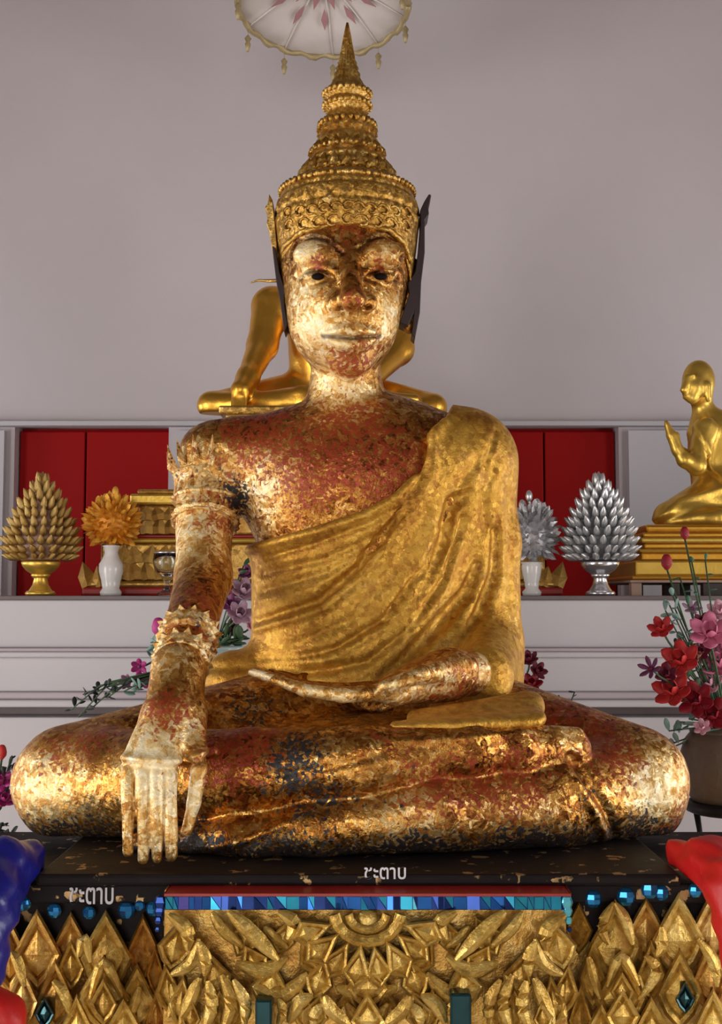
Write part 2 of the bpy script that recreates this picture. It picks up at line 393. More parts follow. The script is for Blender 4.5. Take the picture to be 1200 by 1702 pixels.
def sd_ell(p, c, r):
    c = np.asarray(c); r = np.asarray(r)
    q = (p - c) / r; k0 = np.linalg.norm(q, axis=1); k1 = np.linalg.norm(q / r, axis=1)
    return k0 * (k0 - 1) / np.maximum(k1, 1e-6)
def ell(p, px, py, Y, rx, ry, rz): return sd_ell(p, P(px, py, Y), (S(rx, Y), ry, S(rz, Y)))
def smin(a, b, k):
    if k <= 0: return np.minimum(a, b)
    h = np.maximum(k - np.abs(a - b), 0) / k
    return np.minimum(a, b) - h * h * k * 0.25
def smax(a, b, k): return -smin(-a, -b, k)
def near(p, pts, margin, fn):
    """evaluate fn only near the given px points"""
    q = np.array([P(*a) for a in pts]); lo = q.min(0) - margin; hi = q.max(0) + margin
    m = np.all((p > lo) & (p < hi), axis=1); d = np.full(len(p), 0.5)
    if m.any(): d[m] = fn(p[m])
    return d
def sd_poly(x, z, poly):
    """2D signed distance (negative inside)"""
    d = np.full(x.shape, 1e9); s = np.ones(x.shape); n = len(poly)
    for i in range(n):
        ax, az = poly[i]; bx, bz = poly[i - 1]
        ex, ez = bx - ax, bz - az; wx, wz = x - ax, z - az
        t = np.clip((wx * ex + wz * ez) / (ex * ex + ez * ez + 1e-12), 0, 1)
        dx, dz = wx - ex * t, wz - ez * t; d = np.minimum(d, dx * dx + dz * dz)
        c1, c2, c3 = z >= az, z < bz, ex * wz > ez * wx
        fl = (c1 & c2 & c3) | (~c1 & ~c2 & ~c3); s = np.where(fl, -s, s)
    return s * np.sqrt(d)
def d_line(x, z, pts):
    d = np.full(x.shape, 1e9)
    for (ax, az), (bx, bz) in zip(pts[:-1], pts[1:]):
        ex, ez = bx - ax, bz - az; wx, wz = x - ax, z - az
        t = np.clip((wx * ex + wz * ez) / (ex * ex + ez * ez + 1e-12), 0, 1)
        d = np.minimum(d, np.hypot(wx - ex * t, wz - ez * t))
    return d

def mesh_sdf(name, f, lo, hi, h):
    """surface nets over a sparse set of blocks"""
    lo = np.array(lo, float); hi = np.array(hi, float); B = 8
    nb = np.ceil((hi - lo) / (h * B)).astype(int); N = nb * B
    cs = [lo[i] + (np.arange(nb[i]) + 0.5) * B * h - 0.5 * h for i in range(3)]
    g = np.stack(np.meshgrid(*cs, indexing='ij'), -1).reshape(-1, 3)
    dc = f(g); act = np.abs(dc) < B * h * 0.87 * 1.7 + h
    vol = np.repeat(np.repeat(np.repeat(np.sign(dc).reshape(nb), B, 0), B, 1), B, 2).astype(np.float32)
    off = np.stack(np.meshgrid(*[np.arange(B)] * 3, indexing='ij'), -1).reshape(-1, 3)
    bi = np.stack(np.unravel_index(np.nonzero(act)[0], nb), -1)
    for s in range(0, len(bi), 1200):
        idx = (bi[s:s + 1200, None, :] * B + off[None]).reshape(-1, 3)
        vol[idx[:, 0], idx[:, 1], idx[:, 2]] = f(lo + idx * h)
    ins = vol < 0
    cnt = np.zeros(N - 1, np.int8)
    for dx in (0, 1):
        for dy in (0, 1):
            for dz in (0, 1):
                cnt += ins[dx:N[0] - 1 + dx, dy:N[1] - 1 + dy, dz:N[2] - 1 + dz]
    cell = np.stack(np.nonzero((cnt > 0) & (cnt < 8)), -1)
    co = np.array([[i >> 2 & 1, i >> 1 & 1, i & 1] for i in range(8)])
    val = np.stack([vol[cell[:, 0] + c[0], cell[:, 1] + c[1], cell[:, 2] + c[2]] for c in co], 1)
    acc = np.zeros((len(cell), 3)); n = np.zeros(len(cell))
    for i in range(8):
        for j in range(i + 1, 8):
            if np.abs(co[i] - co[j]).sum() != 1: continue
            m = (val[:, i] < 0) != (val[:, j] < 0); a, b = val[:, i], val[:, j]
            t = np.where(m, a / np.where(m, a - b, 1), 0)
            acc += np.where(m[:, None], co[i] + t[:, None] * (co[j] - co[i]), 0); n += m
    verts = lo + (cell + acc / n[:, None]) * h
    ids = np.full(N, -1, np.int32); ids[cell[:, 0], cell[:, 1], cell[:, 2]] = np.arange(len(cell))
    faces = []
    for ax in range(3):
        a1, a2 = [(1, 2), (2, 0), (0, 1)][ax]
        sl0 = [slice(0, None)] * 3; sl1 = [slice(0, None)] * 3; sl0[ax] = slice(0, -1); sl1[ax] = slice(1, None)
        s0, s1 = ins[tuple(sl0)], ins[tuple(sl1)]
        e = np.stack(np.nonzero(s0 != s1), -1)
        e = e[(e[:, a1] > 0) & (e[:, a2] > 0)]
        u = np.zeros(3, int); v = np.zeros(3, int); u[a1] = 1; v[a2] = 1
        q = [ids[tuple((e - du).T)] for du in (u * 0, u, u + v, v)]
        q = np.stack(q, 1); fl = s0[tuple(e.T)]
        q[~fl] = q[~fl][:, ::-1]; faces.append(q)
    F = np.concatenate(faces); F = F[(F >= 0).all(1)]
    return verts, F
def np_mesh(name, verts, F):
    me = bpy.data.meshes.new(name); n, m = len(verts), len(F); k = F.shape[1]
    me.vertices.add(n); me.vertices.foreach_set('co', verts.astype(np.float32).ravel())
    me.loops.add(m * k); me.loops.foreach_set('vertex_index', F.astype(np.int32).ravel())
    me.polygons.add(m); me.polygons.foreach_set('loop_start', np.arange(0, m * k, k, dtype=np.int32))
    me.polygons.foreach_set('use_smooth', np.ones(m, bool))
    me.update(calc_edges=True)
    return me
def vnormals(verts, F):
    nf = np.cross(verts[F[:, 2]] - verts[F[:, 0]], verts[F[:, 3]] - verts[F[:, 1]])
    vn = np.zeros_like(verts)
    for c in range(4): np.add.at(vn, F[:, c], nf)
    return vn / np.maximum(np.linalg.norm(vn, axis=1, keepdims=True), 1e-12)
def project(v):
    q = v - np.array([0, -DIST, CZ]); zf = q[:, 1] * CP + q[:, 2] * SP; up = -q[:, 1] * SP + q[:, 2] * CP
    return 600 + FOC * q[:, 0] / zf, 851 - FOC * up / zf
def cast(f, pix, y0=-0.55, y1=0.02):
    """surface points of the field f met by rays towards picture positions"""
    pix = np.array(pix, float); Y = np.full(len(pix), y0)
    for _ in range(95):
        q = np.array([P(a, b, y) for (a, b), y in zip(pix, Y)]); d = f(q); Y = np.minimum(Y + np.clip(d * 0.8, 0, 0.012), y1)
    return np.array([P(a, b, y) for (a, b), y in zip(pix, Y)])

# ------------------------------------------------------------------ the large seated statue
ZB = 1.110                                              # top of its base plate
def f_torso(p):
    d = ell(p, 592, 800, 0.045, 205, 0.128, 128)
    d = smin(d, sd_chain(p, [(392, 757, 0.04, 66), (770, 760, 0.04, 62)], 0, 1.0), 0.05)
    d = smin(d, sd_chain(p, [(606, 830, 0.045, 172), (616, 1100, 0.05, 180)], 0, 1.45), 0.06)
    d = smin(d, sd_chain(p, [(575, 650, 0.03, 56), (573, 715, 0.04, 60)], 0), 0.022)
    return d
def f_leftarm(p):
    d = sd_chain(p, [(778, 775, 0.04, 56), (800, 900, 0.05, 46), (806, 1075, 0.04, 44)], 0.02)
    return smin(d, sd_chain(p, [(806, 1075, 0.04, 44), (800, 1122, -0.12, 36)], 0), 0.02)
def f_head0(p):
    d = ell(p, 574, 440, 0.005, 111, 0.118, 125)
    d = smin(d, ell(p, 571, 521, -0.020, 95, 0.103, 107), 0.03)
    d = smin(d, sd_chain(p, [(575, 600, 0.02, 57), (573, 690, 0.03, 60)], 0), 0.012)
    return d
HP = {}; HPX = {}
def head_setup():
    names = {'lb': [(481, 428), (494, 404), (520, 392), (546, 397), (570, 420)], 'rb': [(596, 412), (612, 397), (638, 391), (658, 402), (668, 430)],
             'll': [(500, 463), (513, 455), (528, 452), (545, 456), (560, 466)], 'rl': [(604, 464), (618, 456), (633, 453), (648, 457), (660, 466)],
             'lu': [(494, 452), (511, 442), (530, 440), (552, 448), (566, 462)], 'ru': [(598, 460), (612, 448), (634, 441), (652, 445), (666, 456)],
             'ul': [(540, 557), (562, 551), (576, 549), (584, 552), (592, 549), (606, 551), (628, 557)],
             'lo': [(548, 566), (566, 572), (584, 574), (602, 572), (620, 566)], 'ml': [(536, 559), (560, 561), (584, 563), (608, 561), (632, 559)],
             'pt': [(528, 459), (633, 459), (527, 452), (632, 452), (584, 600), (520, 520), (648, 520), (584, 500)]}
    for k, v in names.items(): HP[k] = cast(f_head0, v); HPX[k] = v
head_setup()
def f_face(p):
    d = f_head0(p)
    fw = np.array([0, -1.0, 0])
    for i, x in ((2, 528), (3, 632)):                   # broad domed lids over half closed eyes
        d = smin(d, sd_ell(p, P(x, 425, -0.095), (0.040, 0.020, 0.028)), 0.010)
        d = smax(d, -sd_ell(p, HP['pt'][i] + fw * 0.008 + np.array([0, 0, -0.009]), (0.026, 0.014, 0.010)), 0.008)
        d = smin(d, sd_ell(p, HP['pt'][i] - fw * 0.010 + np.array([0, 0, -0.005]), (0.024, 0.016, 0.014)), 0.003)
    for k in ('lb', 'rb'): d = smin(d, sd_pts(p, list(HP[k] + fw * 0.001), [0.002, 0.0045, 0.005, 0.0045, 0.002]), 0.004)
    for k in ('lu', 'ru'): d = smin(d, sd_pts(p, list(HP[k] - fw * 0.003), [0.004, 0.007, 0.008, 0.007, 0.004]), 0.006)
    for k in ('ll', 'rl'): d = smax(d, -sd_pts(p, list(HP[k] - fw * 0.003), [0.002, 0.0035, 0.004, 0.0035, 0.002]), 0.005)
    d = smin(d, sd_pts(p, [P(580, 418, -0.106), P(583, 458, -0.128), P(586, 497, -0.153)], [0.011, 0.013, 0.020], 0.004), 0.020)
    d = smin(d, sd_pts(p, [P(560, 503, -0.124), P(562, 503, -0.127)], [0.015, 0.015]), 0.012)
    d = smin(d, sd_pts(p, [P(610, 503, -0.127), P(612, 503, -0.124)], [0.015, 0.015]), 0.012)
    d = smax(d, -sd_pts(p, [P(573, 517, -0.140), P(569, 511, -0.128)], [0.005, 0.004]), 0.004)
    d = smax(d, -sd_pts(p, [P(600, 517, -0.140), P(603, 511, -0.128)], [0.005, 0.004]), 0.004)
    d = smin(d, sd_pts(p, list(HP['ul'] + fw * 0.002), [0.003, 0.008, 0.0095, 0.009, 0.0095, 0.008, 0.003]), 0.010)
    d = smin(d, sd_pts(p, list(HP['lo'] + fw * 0.002), [0.004, 0.010, 0.012, 0.010, 0.004]), 0.010)
    d = smax(d, -sd_pts(p, list(HP['ml'] + fw * 0.006), [0.002, 0.0035, 0.0038, 0.0035, 0.002]), 0.004)
    d = smin(d, sd_ell(p, HP['pt'][4] - fw * 0.012, (0.030, 0.022, 0.024)), 0.025)
    for x, s in ((472, -1), (690, 1)):                  # long ears
        d = smin(d, sd_chain(p, [(x - s * 4, 440, 0.02, 11), (x - s * 4, 480, 0.015, 12), (x - s * 10, 545, 0.005, 10)], 0, 0.6), 0.008)
    return d
FING = [(214, 0.000), (237, -0.005), (260, -0.006), (283, -0.002)]
def f_righthand(p):
    W = (297, 1112, -0.295)
    d = None
    for i, (x, dy) in enumerate(FING):
        m = sd_chain(p, [(*W, 33), ((W[0] + x) / 2 + 4, 1190, -0.355 + dy, 22), (x, 1268, -0.405 + dy, 14.5)], 0.01)
        d = m if d is None else smin(d, m, 0.022)
    d = smin(d, sd_chain(p, [(*W, 30), (318, 1185, -0.34, 24), (322, 1240, -0.375, 17)], 0.012), 0.02)
    tips = (1424, 1436, 1434, 1430)
    for i, (x, dy) in enumerate(FING):
        fx = x + (-2, 0, 0, 1)[i]
        d = smin(d, sd_chain(p, [(x, 1262, -0.408 + dy, 12.5), (fx, 1325, -0.426 + dy * .6, 11.2), (fx, 1380, -0.429 + dy * .4, 10.8), (fx + 1, tips[i] - 8, -0.428, 9)], 0.0), 0.0025)
    d = smin(d, sd_chain(p, [(322, 1200, -0.355, 20), (331, 1275, -0.400, 14), (322, 1335, -0.415, 11.5), (310, 1382, -0.420, 9)], 0.004), 0.007)
    return d
def f_lefthand(p):
    d = sd_chain(p, [(800, 1118, -0.13, 38), (740, 1125, -0.20, 34)], 0)
    yy = (-0.315, -0.292, -0.268, -0.245); tx = (455, 418, 425, 450); ty = (1130, 1117, 1116, 1118)
    for i in range(4):
        d = smin(d, sd_chain(p, [(745, 1120, -0.20, 24), (650, 1152 - i * 3, yy[i] + 0.03, 17)], 0), 0.03)
        d = smin(d, sd_chain(p, [(650, 1152 - i * 3, yy[i] + 0.03, 14), (570, 1156 - i * 3, yy[i], 12), (505, 1147 - i * 2, yy[i], 10.5), (tx[i], ty[i], yy[i] - 0.002, 7)], 0.003), 0.005)
    d = smin(d, sd_chain(p, [(770, 1108, -0.20, 24), (700, 1122, -0.29, 15), (640, 1140, -0.305, 10)], 0.006), 0.012)
    return d
def f_legs(p):
    d = sd_chain(p, [(520, 1190, 0.0, 92), (118, 1300, -0.17, 93)], 0)
    d = smin(d, sd_chain(p, [(720, 1180, 0.0, 92), (1046, 1302, -0.17, 95)], 0), 0.02)
    d = smin(d, ell(p, 590, 1290, -0.1, 330, 0.20, 100), 0.04)
    lower = sd_chain(p, [(1046, 1306, -0.17, 93), (900, 1335, -0.27, 78), (720, 1352, -0.335, 62), (520, 1378, -0.345, 50), (400, 1392, -0.34, 38)], 0.01)
    lower = smin(lower, sd_chain(p, [(420, 1388, -0.345, 34), (330, 1398, -0.335, 28), (230, 1405, -0.32, 20)], 0.01), 0.02)
    d = smin(d, lower, 0.012)
    upper = sd_chain(p, [(118, 1302, -0.17, 93), (250, 1300, -0.25, 84), (420, 1285, -0.315, 72), (600, 1268, -0.335, 60), (780, 1246, -0.32, 46)], 0.01)
    foot = sd_chain(p, [(770, 1248, -0.32, 42), (860, 1247, -0.30, 38), (950, 1243, -0.265, 31)], 0.01)
    for i in range(5):
        foot = smin(foot, sd_chain(p, [(925, 1226 + i * 9, -0.285, 12), (962, 1222 + i * 10, -0.272, 9.5)], 0), 0.006)
    d = smin(d, smin(upper, foot, 0.015), 0.008)
    return smax(d, ZB - p[:, 2], 0.006)
def f_arm(p):
    d = sd_chain(p, [(352, 757, 0.035, 56), (340, 850, 0.01, 48), (338, 960, -0.06, 45)], 0.02)
    return smin(d, sd_chain(p, [(338, 960, -0.06, 46), (318, 1040, -0.19, 43), (298, 1110, -0.295, 35)], 0.01), 0.015)
FOLDS = []
def f_body(p):
    d = near(p, [(340, 560, -0.15), (830, 1230, 0.25)], 0.06, f_torso)
    d = smin(d, near(p, [(440, 270, -0.17), (720, 720, 0.16)], 0.05, f_face), 0.018)
    d = smin(d, near(p, [(290, 690, -0.35), (420, 1140, 0.1)], 0.05, f_arm), 0.02)
    d = smin(d, near(p, [(720, 690, -0.18), (880, 1170, 0.12)], 0.05, f_leftarm), 0.03)
    if FOLDS: d = carve_folds(p, d, 0.006, 0.003)
    d = smin(d, near(p, [(20, 1080, -0.42), (1150, 1440, 0.2)], 0.06, f_legs), 0.012)
    d = smin(d, near(p, [(195, 1080, -0.45), (350, 1445, -0.25)], 0.035, f_righthand), 0.008)
    d = smin(d, near(p, [(410, 1070, -0.34), (850, 1180, -0.08)], 0.035, f_lefthand), 0.006)
    return d

def xz(pts, Y): return [(float(P(a, b, Y)[0]), float(P(a, b, Y)[2])) for a, b in pts]
EDGE = [(742, 690), (712, 730), (697, 785), (660, 822), (605, 850), (520, 876), (440, 895), (372, 905)]
ROBE_POLY = xz(EDGE + [(330, 1000), (322, 1165), (920, 1165), (920, 660), (760, 655)], -0.08)
def f_robe0(p):
    d = smin(f_torso(p), f_leftarm(p), 0.05)
    return smin(d, sd_chain(p, [(392, 1140, 0.02, 42), (640, 1140, 0.02, 70), (800, 1140, 0.02, 52)], 0.02, 1.0), 0.03) - 0.017
def dens(px_, rs):
    a = np.array(px_, float); t = np.linspace(0, len(a) - 1, (len(a) - 1) * 4 + 1)
    q = np.stack([np.interp(t, np.arange(len(a)), a[:, k]) for k in (0, 1)], 1)
    c = cast(f_robe0, q); keep = c[:, 1] < 0.0
    return c[keep], list(np.interp(t, np.arange(len(a)), rs)[keep])
FOLDS = [dens([(782, 815), (752, 842), (740, 900), (715, 960)], [.001, .012, .012, .001]), dens([(800, 925), (778, 985), (738, 1030), (700, 1072), (650, 1112)], [.001, .011, .014, .012, .001]),
         dens([(828, 860), (826, 950), (800, 1020), (755, 1080)], [.001, .007, .008, .001]), dens([(745, 855), (700, 950), (640, 1030), (560, 1078), (500, 1090)], [.001, .006, .007, .005, .001]),
         dens([(700, 830), (645, 885), (592, 945), (530, 1000), (440, 1030)], [.003, .006, .007, .006, .002]), dens([(830, 700), (812, 760), (800, 820)], [.001, .005, .001])]
def carve_folds(p, d, extra, k):
    for pts, rs in FOLDS:
        lo = pts.min(0) - .05; hi = pts.max(0) + .05; m = np.all((p > lo) & (p < hi), axis=1)
        if m.any(): d[m] = smax(d[m], -sd_pts(p[m], list(pts), [r + extra for r in rs], 0.006), k)
    return d
def f_robe(p):
    d = smin(f_torso(p), f_leftarm(p), 0.05)
    d = smin(d, sd_chain(p, [(392, 1140, 0.02, 42), (640, 1140, 0.02, 70), (800, 1140, 0.02, 52)], 0.02, 1.0), 0.03)
    d = carve_folds(p, d - 0.017, 0.0, 0.007)
    d = smax(d, sd_poly(p[:, 0], p[:, 2], ROBE_POLY), 0.008)
    end = sd_chain(p, [(655, 1206, -0.330, 7), (760, 1203, -0.325, 10), (895, 1194, -0.28, 12)], 0, 0.4)
    drape = sd_chain(p, [(690, 1192, -0.27, 12), (780, 1184, -0.24, 18), (880, 1172, -0.2, 24)], 0, 0.5)
    return smin(d, smin(end, drape, 0.03), 0.03)

WEAR_AND_LIGHT = {  # px blobs (x, y, radius px, strength); G and B also paint in shade and highlights
 'R': [(425, 712, 60, 1.5), (545, 745, 100, .62), (645, 765, 85, .8), (500, 790, 60, .6), (585, 715, 50, .7), (272, 1180, 36, 1.8), (385, 1250, 60, 1.2), (860, 1305, 70, .9),
       (700, 1320, 60, .5), (965, 1205, 70, 1.0), (1015, 1255, 55, 1.0), (150, 1225, 60, .9), (420, 1210, 60, 1.0), (640, 1235, 40, .4), (760, 1310, 50, .6), (600, 604, 38, 1.1), (570, 612, 30, .8), (586, 488, 26, .7), (528, 438, 13, .9), (632, 440, 12, .8),
       (372, 850, 45, 1.0), (350, 1000, 60, .8), (330, 1045, 45, .6), (760, 1160, 90, .6), (580, 380, 70, .4), (640, 345, 60, .4), (900, 1190, 70, .6), (1110, 1380, 50, .9), (80, 1230, 40, .4)],
 'G': [(330, 1375, 40, .40), (480, 1285, 45, .42), (540, 1320, 50, .34), (395, 830, 40, .7), (395, 900, 35, .6), (700, 1405, 60, .35), (500, 1415, 60, .35), (880, 1405, 60, .4), (1050, 1400, 50, .4),
       (130, 1400, 50, .4), (420, 1175, 50, .4), (580, 1190, 50, .35), (500, 1235, 45, .4), (980, 1330, 30, .3), (470, 560, 14, .4), (150, 1350, 40, .25), (1060, 1360, 40, .25), (620, 1310, 50, .2), (230, 1390, 40, .3)],
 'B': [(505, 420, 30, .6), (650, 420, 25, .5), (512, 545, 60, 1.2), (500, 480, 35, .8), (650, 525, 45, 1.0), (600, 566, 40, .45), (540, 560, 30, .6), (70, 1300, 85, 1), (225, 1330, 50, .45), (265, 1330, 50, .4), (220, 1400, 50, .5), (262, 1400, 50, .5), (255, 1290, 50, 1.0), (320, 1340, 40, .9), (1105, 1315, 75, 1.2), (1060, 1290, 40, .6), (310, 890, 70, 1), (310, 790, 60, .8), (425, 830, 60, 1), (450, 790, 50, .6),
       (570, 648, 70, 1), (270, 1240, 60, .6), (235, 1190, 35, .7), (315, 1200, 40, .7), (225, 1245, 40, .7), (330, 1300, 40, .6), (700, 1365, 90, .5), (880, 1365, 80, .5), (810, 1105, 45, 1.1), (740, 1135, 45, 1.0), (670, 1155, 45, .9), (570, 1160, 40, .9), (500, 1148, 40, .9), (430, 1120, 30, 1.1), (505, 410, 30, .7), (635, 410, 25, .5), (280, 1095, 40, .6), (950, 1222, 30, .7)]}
def wear_and_light_colors(verts, f):
    out = np.zeros((len(verts), 4))
    for ci, k in enumerate('RGB'):
        b = WEAR_AND_LIGHT[k]; pts = cast(f, [(a[0], a[1]) for a in b])
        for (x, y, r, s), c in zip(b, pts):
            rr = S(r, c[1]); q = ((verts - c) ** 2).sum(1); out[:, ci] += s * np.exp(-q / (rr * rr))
    if f is f_body:
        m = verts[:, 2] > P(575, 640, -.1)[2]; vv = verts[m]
        for k, wd, s_ in (('lb', .0058, 1.3), ('rb', .0058, 1.3), ('ml', .0030, 1.0), ('ll', .0032, .8), ('rl', .0032, .8)):  # alpha darkens brow, mouth and lid lines, then the nostrils
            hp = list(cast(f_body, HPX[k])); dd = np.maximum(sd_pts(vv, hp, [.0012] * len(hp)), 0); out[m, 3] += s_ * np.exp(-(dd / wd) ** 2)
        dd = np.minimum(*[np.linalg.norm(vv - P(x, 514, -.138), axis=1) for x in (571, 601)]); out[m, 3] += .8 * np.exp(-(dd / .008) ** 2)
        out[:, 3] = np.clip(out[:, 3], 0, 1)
    low = np.clip((ZB + 0.045 - verts[:, 2]) / 0.04, 0, 1); out[:, 1] += 0.62 * low  # blacker towards the leg undersides: bare lacquer plus painted shade
    hand = np.clip((-0.378 - verts[:, 1]) / 0.02, 0, 1); out[:, 1] *= 1 - .85 * hand
    return np.clip(out, 0, 1.4)
def set_wear_and_light(me, colors):
    a = me.attributes.new('wear', 'FLOAT_COLOR', 'POINT'); a.data.foreach_set('color', colors.astype(np.float32).ravel())
def displace(verts, nrm, lines, ymax=0.12):
    for pts, Y, amp, wd in lines:
        d = d_line(verts[:, 0], verts[:, 2], xz(pts, Y)); k = (verts[:, 1] < ymax) & (nrm[:, 1] < 0.3)
        a = amp * np.exp(-(d / wd) ** 2) * k
        verts = verts + nrm * a[:, None]
    return verts

def buddha():
    base = P(590, 1430, -0.1)
    t = thing('buddha_statue', 'large seated gold leaf covered Buddha statue with tall pointed crown, on carved pedestal', 'statue', (float(base[0]), -0.1, 1.096))
    inv = -np.array([float(base[0]), -0.1, 1.096])
    def put(name, verts, F, mat):
        me = np_mesh(name, verts + inv, F); return obj(name, me, mat, t)
    # body
    verts, F = mesh_sdf('body', f_body, (-0.52, -0.46, ZB - 0.02), (0.53, 0.24, 2.16), 0.0033)
    nrm = vnormals(verts, F)
    lines = [([(352, 1408), (420, 1385), (480, 1362)], -0.35, 0.005, 0.006), ([(925, 1262), (960, 1310), (985, 1350), (1003, 1390)], -0.28, 0.007, 0.007), ([(940, 1250), (975, 1300), (1002, 1345), (1022, 1390)], -0.26, -0.006, 0.006),
             ([(650, 1222), (760, 1219), (905, 1212), (970, 1210)], -0.30, 0.004, 0.006),
             ([(198, 1268), (300, 1278), (345, 1262)], -0.42, -0.004, 0.004), ([(205, 1262), (300, 1268), (345, 1252)], -0.42, 0.004, 0.005),
             ([(430, 1290), (540, 1275), (640, 1250)], -0.37, -0.003, 0.006)]
    verts = displace(verts, nrm, lines)
    hm = verts[:, 2] > P(575, 640, -.1)[2]; hv = verts[hm]; ha = np.zeros(len(hv))
    for k, up in (('lb', 1), ('rb', 1)):
        hp = cast(f_body, HPX[k]); ha -= .0040 * np.exp(-(sd_pts(hv, list(hp), [0] * len(hp)) / .0042) ** 2)
        hp = hp + np.array([0, 0, .0085]); ha += .0030 * np.exp(-(sd_pts(hv, list(hp), [0] * len(hp)) / .005) ** 2)
    verts[hm] += nrm[hm] * ha[:, None]
    lump = np.sin(verts[:, 0] * 41 + 1.3) * np.sin(verts[:, 2] * 47 + verts[:, 0] * 20) * np.sin(verts[:, 1] * 38)
    leg = np.clip((1.28 - verts[:, 2]) / 0.05, 0, 1); verts = verts + nrm * (lump * 0.0025 * leg)[:, None]
    body = put('body', verts, F, M['leaf']); set_wear_and_light(body.data, wear_and_light_colors(verts, f_body))
    # robe
    verts, F = mesh_sdf('robe', f_robe, (-0.32, -0.38, 1.2), (0.32, 0.24, 1.84), 0.0034)
    nrm = vnormals(verts, F); Y = -0.08
    lines = [([(712, 705), (702, 790), (645, 880), (592, 945), (530, 1000), (420, 1034)], Y, -0.005, 0.007), ([(725, 705), (716, 795), (658, 890), (603, 958), (538, 1013), (420, 1048)], Y, 0.006, 0.007),
             ([(742, 695), (705, 735), (688, 792), (655, 830), (603, 860), (520, 886), (400, 912)], Y, 0.005, 0.006),
             ([(785, 822), (750, 846), (738, 905), (700, 985)], Y, -0.004, 0.012), ([(795, 940), (772, 990), (735, 1033), (700, 1070), (640, 1122)], Y, -0.004, 0.012),
             ([(745, 850), (705, 945), (640, 1030), (560, 1085), (420, 1098)], Y, -0.003, 0.007), ([(712, 850), (655, 950), (585, 1030), (480, 1075)], Y, -0.004, 0.008),
             ([(772, 860), (742, 960), (690, 1038), (610, 1100), (500, 1122)], Y, -0.008, 0.007), ([(765, 900), (735, 985), (680, 1050)], Y, 0.007, 0.008), ([(725, 880), (690, 970), (630, 1045), (540, 1098)], Y, 0.005, 0.007),
             ([(830, 880), (825, 960), (800, 1020), (750, 1085)], Y, -0.006, 0.009), ([(845, 800), (850, 900), (845, 1000)], 0.0, -0.004, 0.01),
             ([(440, 925), (520, 905), (610, 873), (665, 845)], Y, -0.005, 0.005), ([(430, 952), (540, 930), (630, 890), (680, 842)], Y, -0.004, 0.006), ([(430, 982), (550, 950), (640, 900)], Y, -0.004, 0.006),
             ([(430, 1000), (520, 980), (600, 925)], Y, 0.003, 0.006), ([(340, 1146), (420, 1142), (520, 1150)], 0.0, -0.006, 0.006), ([(345, 1108), (420, 1106), (560, 1110)], 0.0, -0.005, 0.008),
             ([(650, 1216), (760, 1213), (900, 1206)], -0.33, 0.004, 0.004), ([(800, 760), (770, 800), (752, 830)], Y, -0.006, 0.010), ([(820, 770), (800, 830), (805, 880)], 0.0, -0.005, 0.009)]
    verts = displace(verts, nrm, lines)
    put('robe', verts, F, M['robe'])
    # crown, turned on its axis
    ax = P(577, 300, 0.0)
    prof = [(60, 332), (112, 326), (115, 322), (106, 315), (95, 308), (80, 303), (74, 301), (76, 297), (72, 292), (74, 287), (71, 281), (66, 279), (69, 274), (66, 268), (60, 264), (62, 258), (58, 250),
            (53, 246), (55, 240), (50, 232), (46, 228), (48, 220), (46, 212), (40, 208), (42, 202), (38, 196), (34, 192), (32, 184), (36, 182), (40, 176), (38, 170), (33, 167), (33, 164), (39, 160), (40, 153), (34, 149), (30, 144), (26, 136), (21, 128), (22, 122), (17, 118), (19, 112), (15, 108), (16, 103), (13, 99), (12, 90), (9, 75), (6, 58), (3.5, 46), (1.2, 36)]
    prof = [(S(r, 0.0), z_at(y, 0.0)) for r, y in prof]
    z0, z1 = z_at(395, 0), z_at(320, 0)
    def carve(r, z, a):
        k = 0.0016 if z < z_at(280, 0) else 0.0008
        return r + k * math.sin(22 * a) + (0.0022 * math.cos(11 * a + z * 160) if z0 < z < z1 else 0) * 1.0
    b = lathe(prof, 132, 1.0, None, carve)
    for v in b.verts: v.co += Vector((ax[0], 0.004, 0)) + Vector(inv)
    crown = obj('crown', b, M['crown'], t)
    def ring(y, r, n, br, name='bead_ring'):
        bb = bmesh.new()
        for k in range(n):
            a = 2 * math.pi * k / n
            ball(br, 6, 4, (ax[0] + S(r, 0) * math.cos(a) + inv[0], 0.004 + S(r, 0) * math.sin(a) + inv[1], z_at(y, 0) + inv[2]), (1, 1, 1.2), bb)
        obj(name, bb, M['crown'], crown)
    ring(322, 114, 60, 0.0045); ring(296, 76, 40, 0.0055); ring(209, 47, 26, 0.0055); ring(255, 61, 34, 0.0045); ring(156, 40, 24, 0.0045); ring(176, 40, 24, 0.0045)
    # pointed leaf fronts round the tiers of the crown
    for (y, r, n, h, wd) in ((300, 80, 22, 0.030, 0.010), (262, 62, 18, 0.026, 0.009), (222, 48, 14, 0.026, 0.009)):
        bb = bmesh.new()
        for k in range(n):
            a = 2 * math.pi * (k + 0.5) / n; c, s = math.cos(a), math.sin(a); R0 = S(r, 0)
            def q(u, w_, o): return (ax[0] + inv[0] + (R0 + o) * c - u * s, 0.004 + inv[1] + (R0 + o) * s + u * c, z_at(y, 0) + inv[2] + w_)
            v = [bb.verts.new(q(*e)) for e in ((-wd, 0, 0), (0, 0, 0.006), (wd, 0, 0), (wd * .7, h * .5, -0.004), (0, h, -0.010), (-wd * .7, h * .5, -0.004), (0, h * .45, 0.004), (0, h * .4, -0.03))]
            for f in ((0, 1, 6, 5), (1, 2, 3, 6), (5, 6, 4), (6, 3, 4), (0, 5, 7), (5, 4, 7), (4, 3, 7), (3, 2, 7), (2, 1, 0, 7)): bb.faces.new([v[i] for i in f])
        obj('leaf_band', bb, M['crown'], crown)
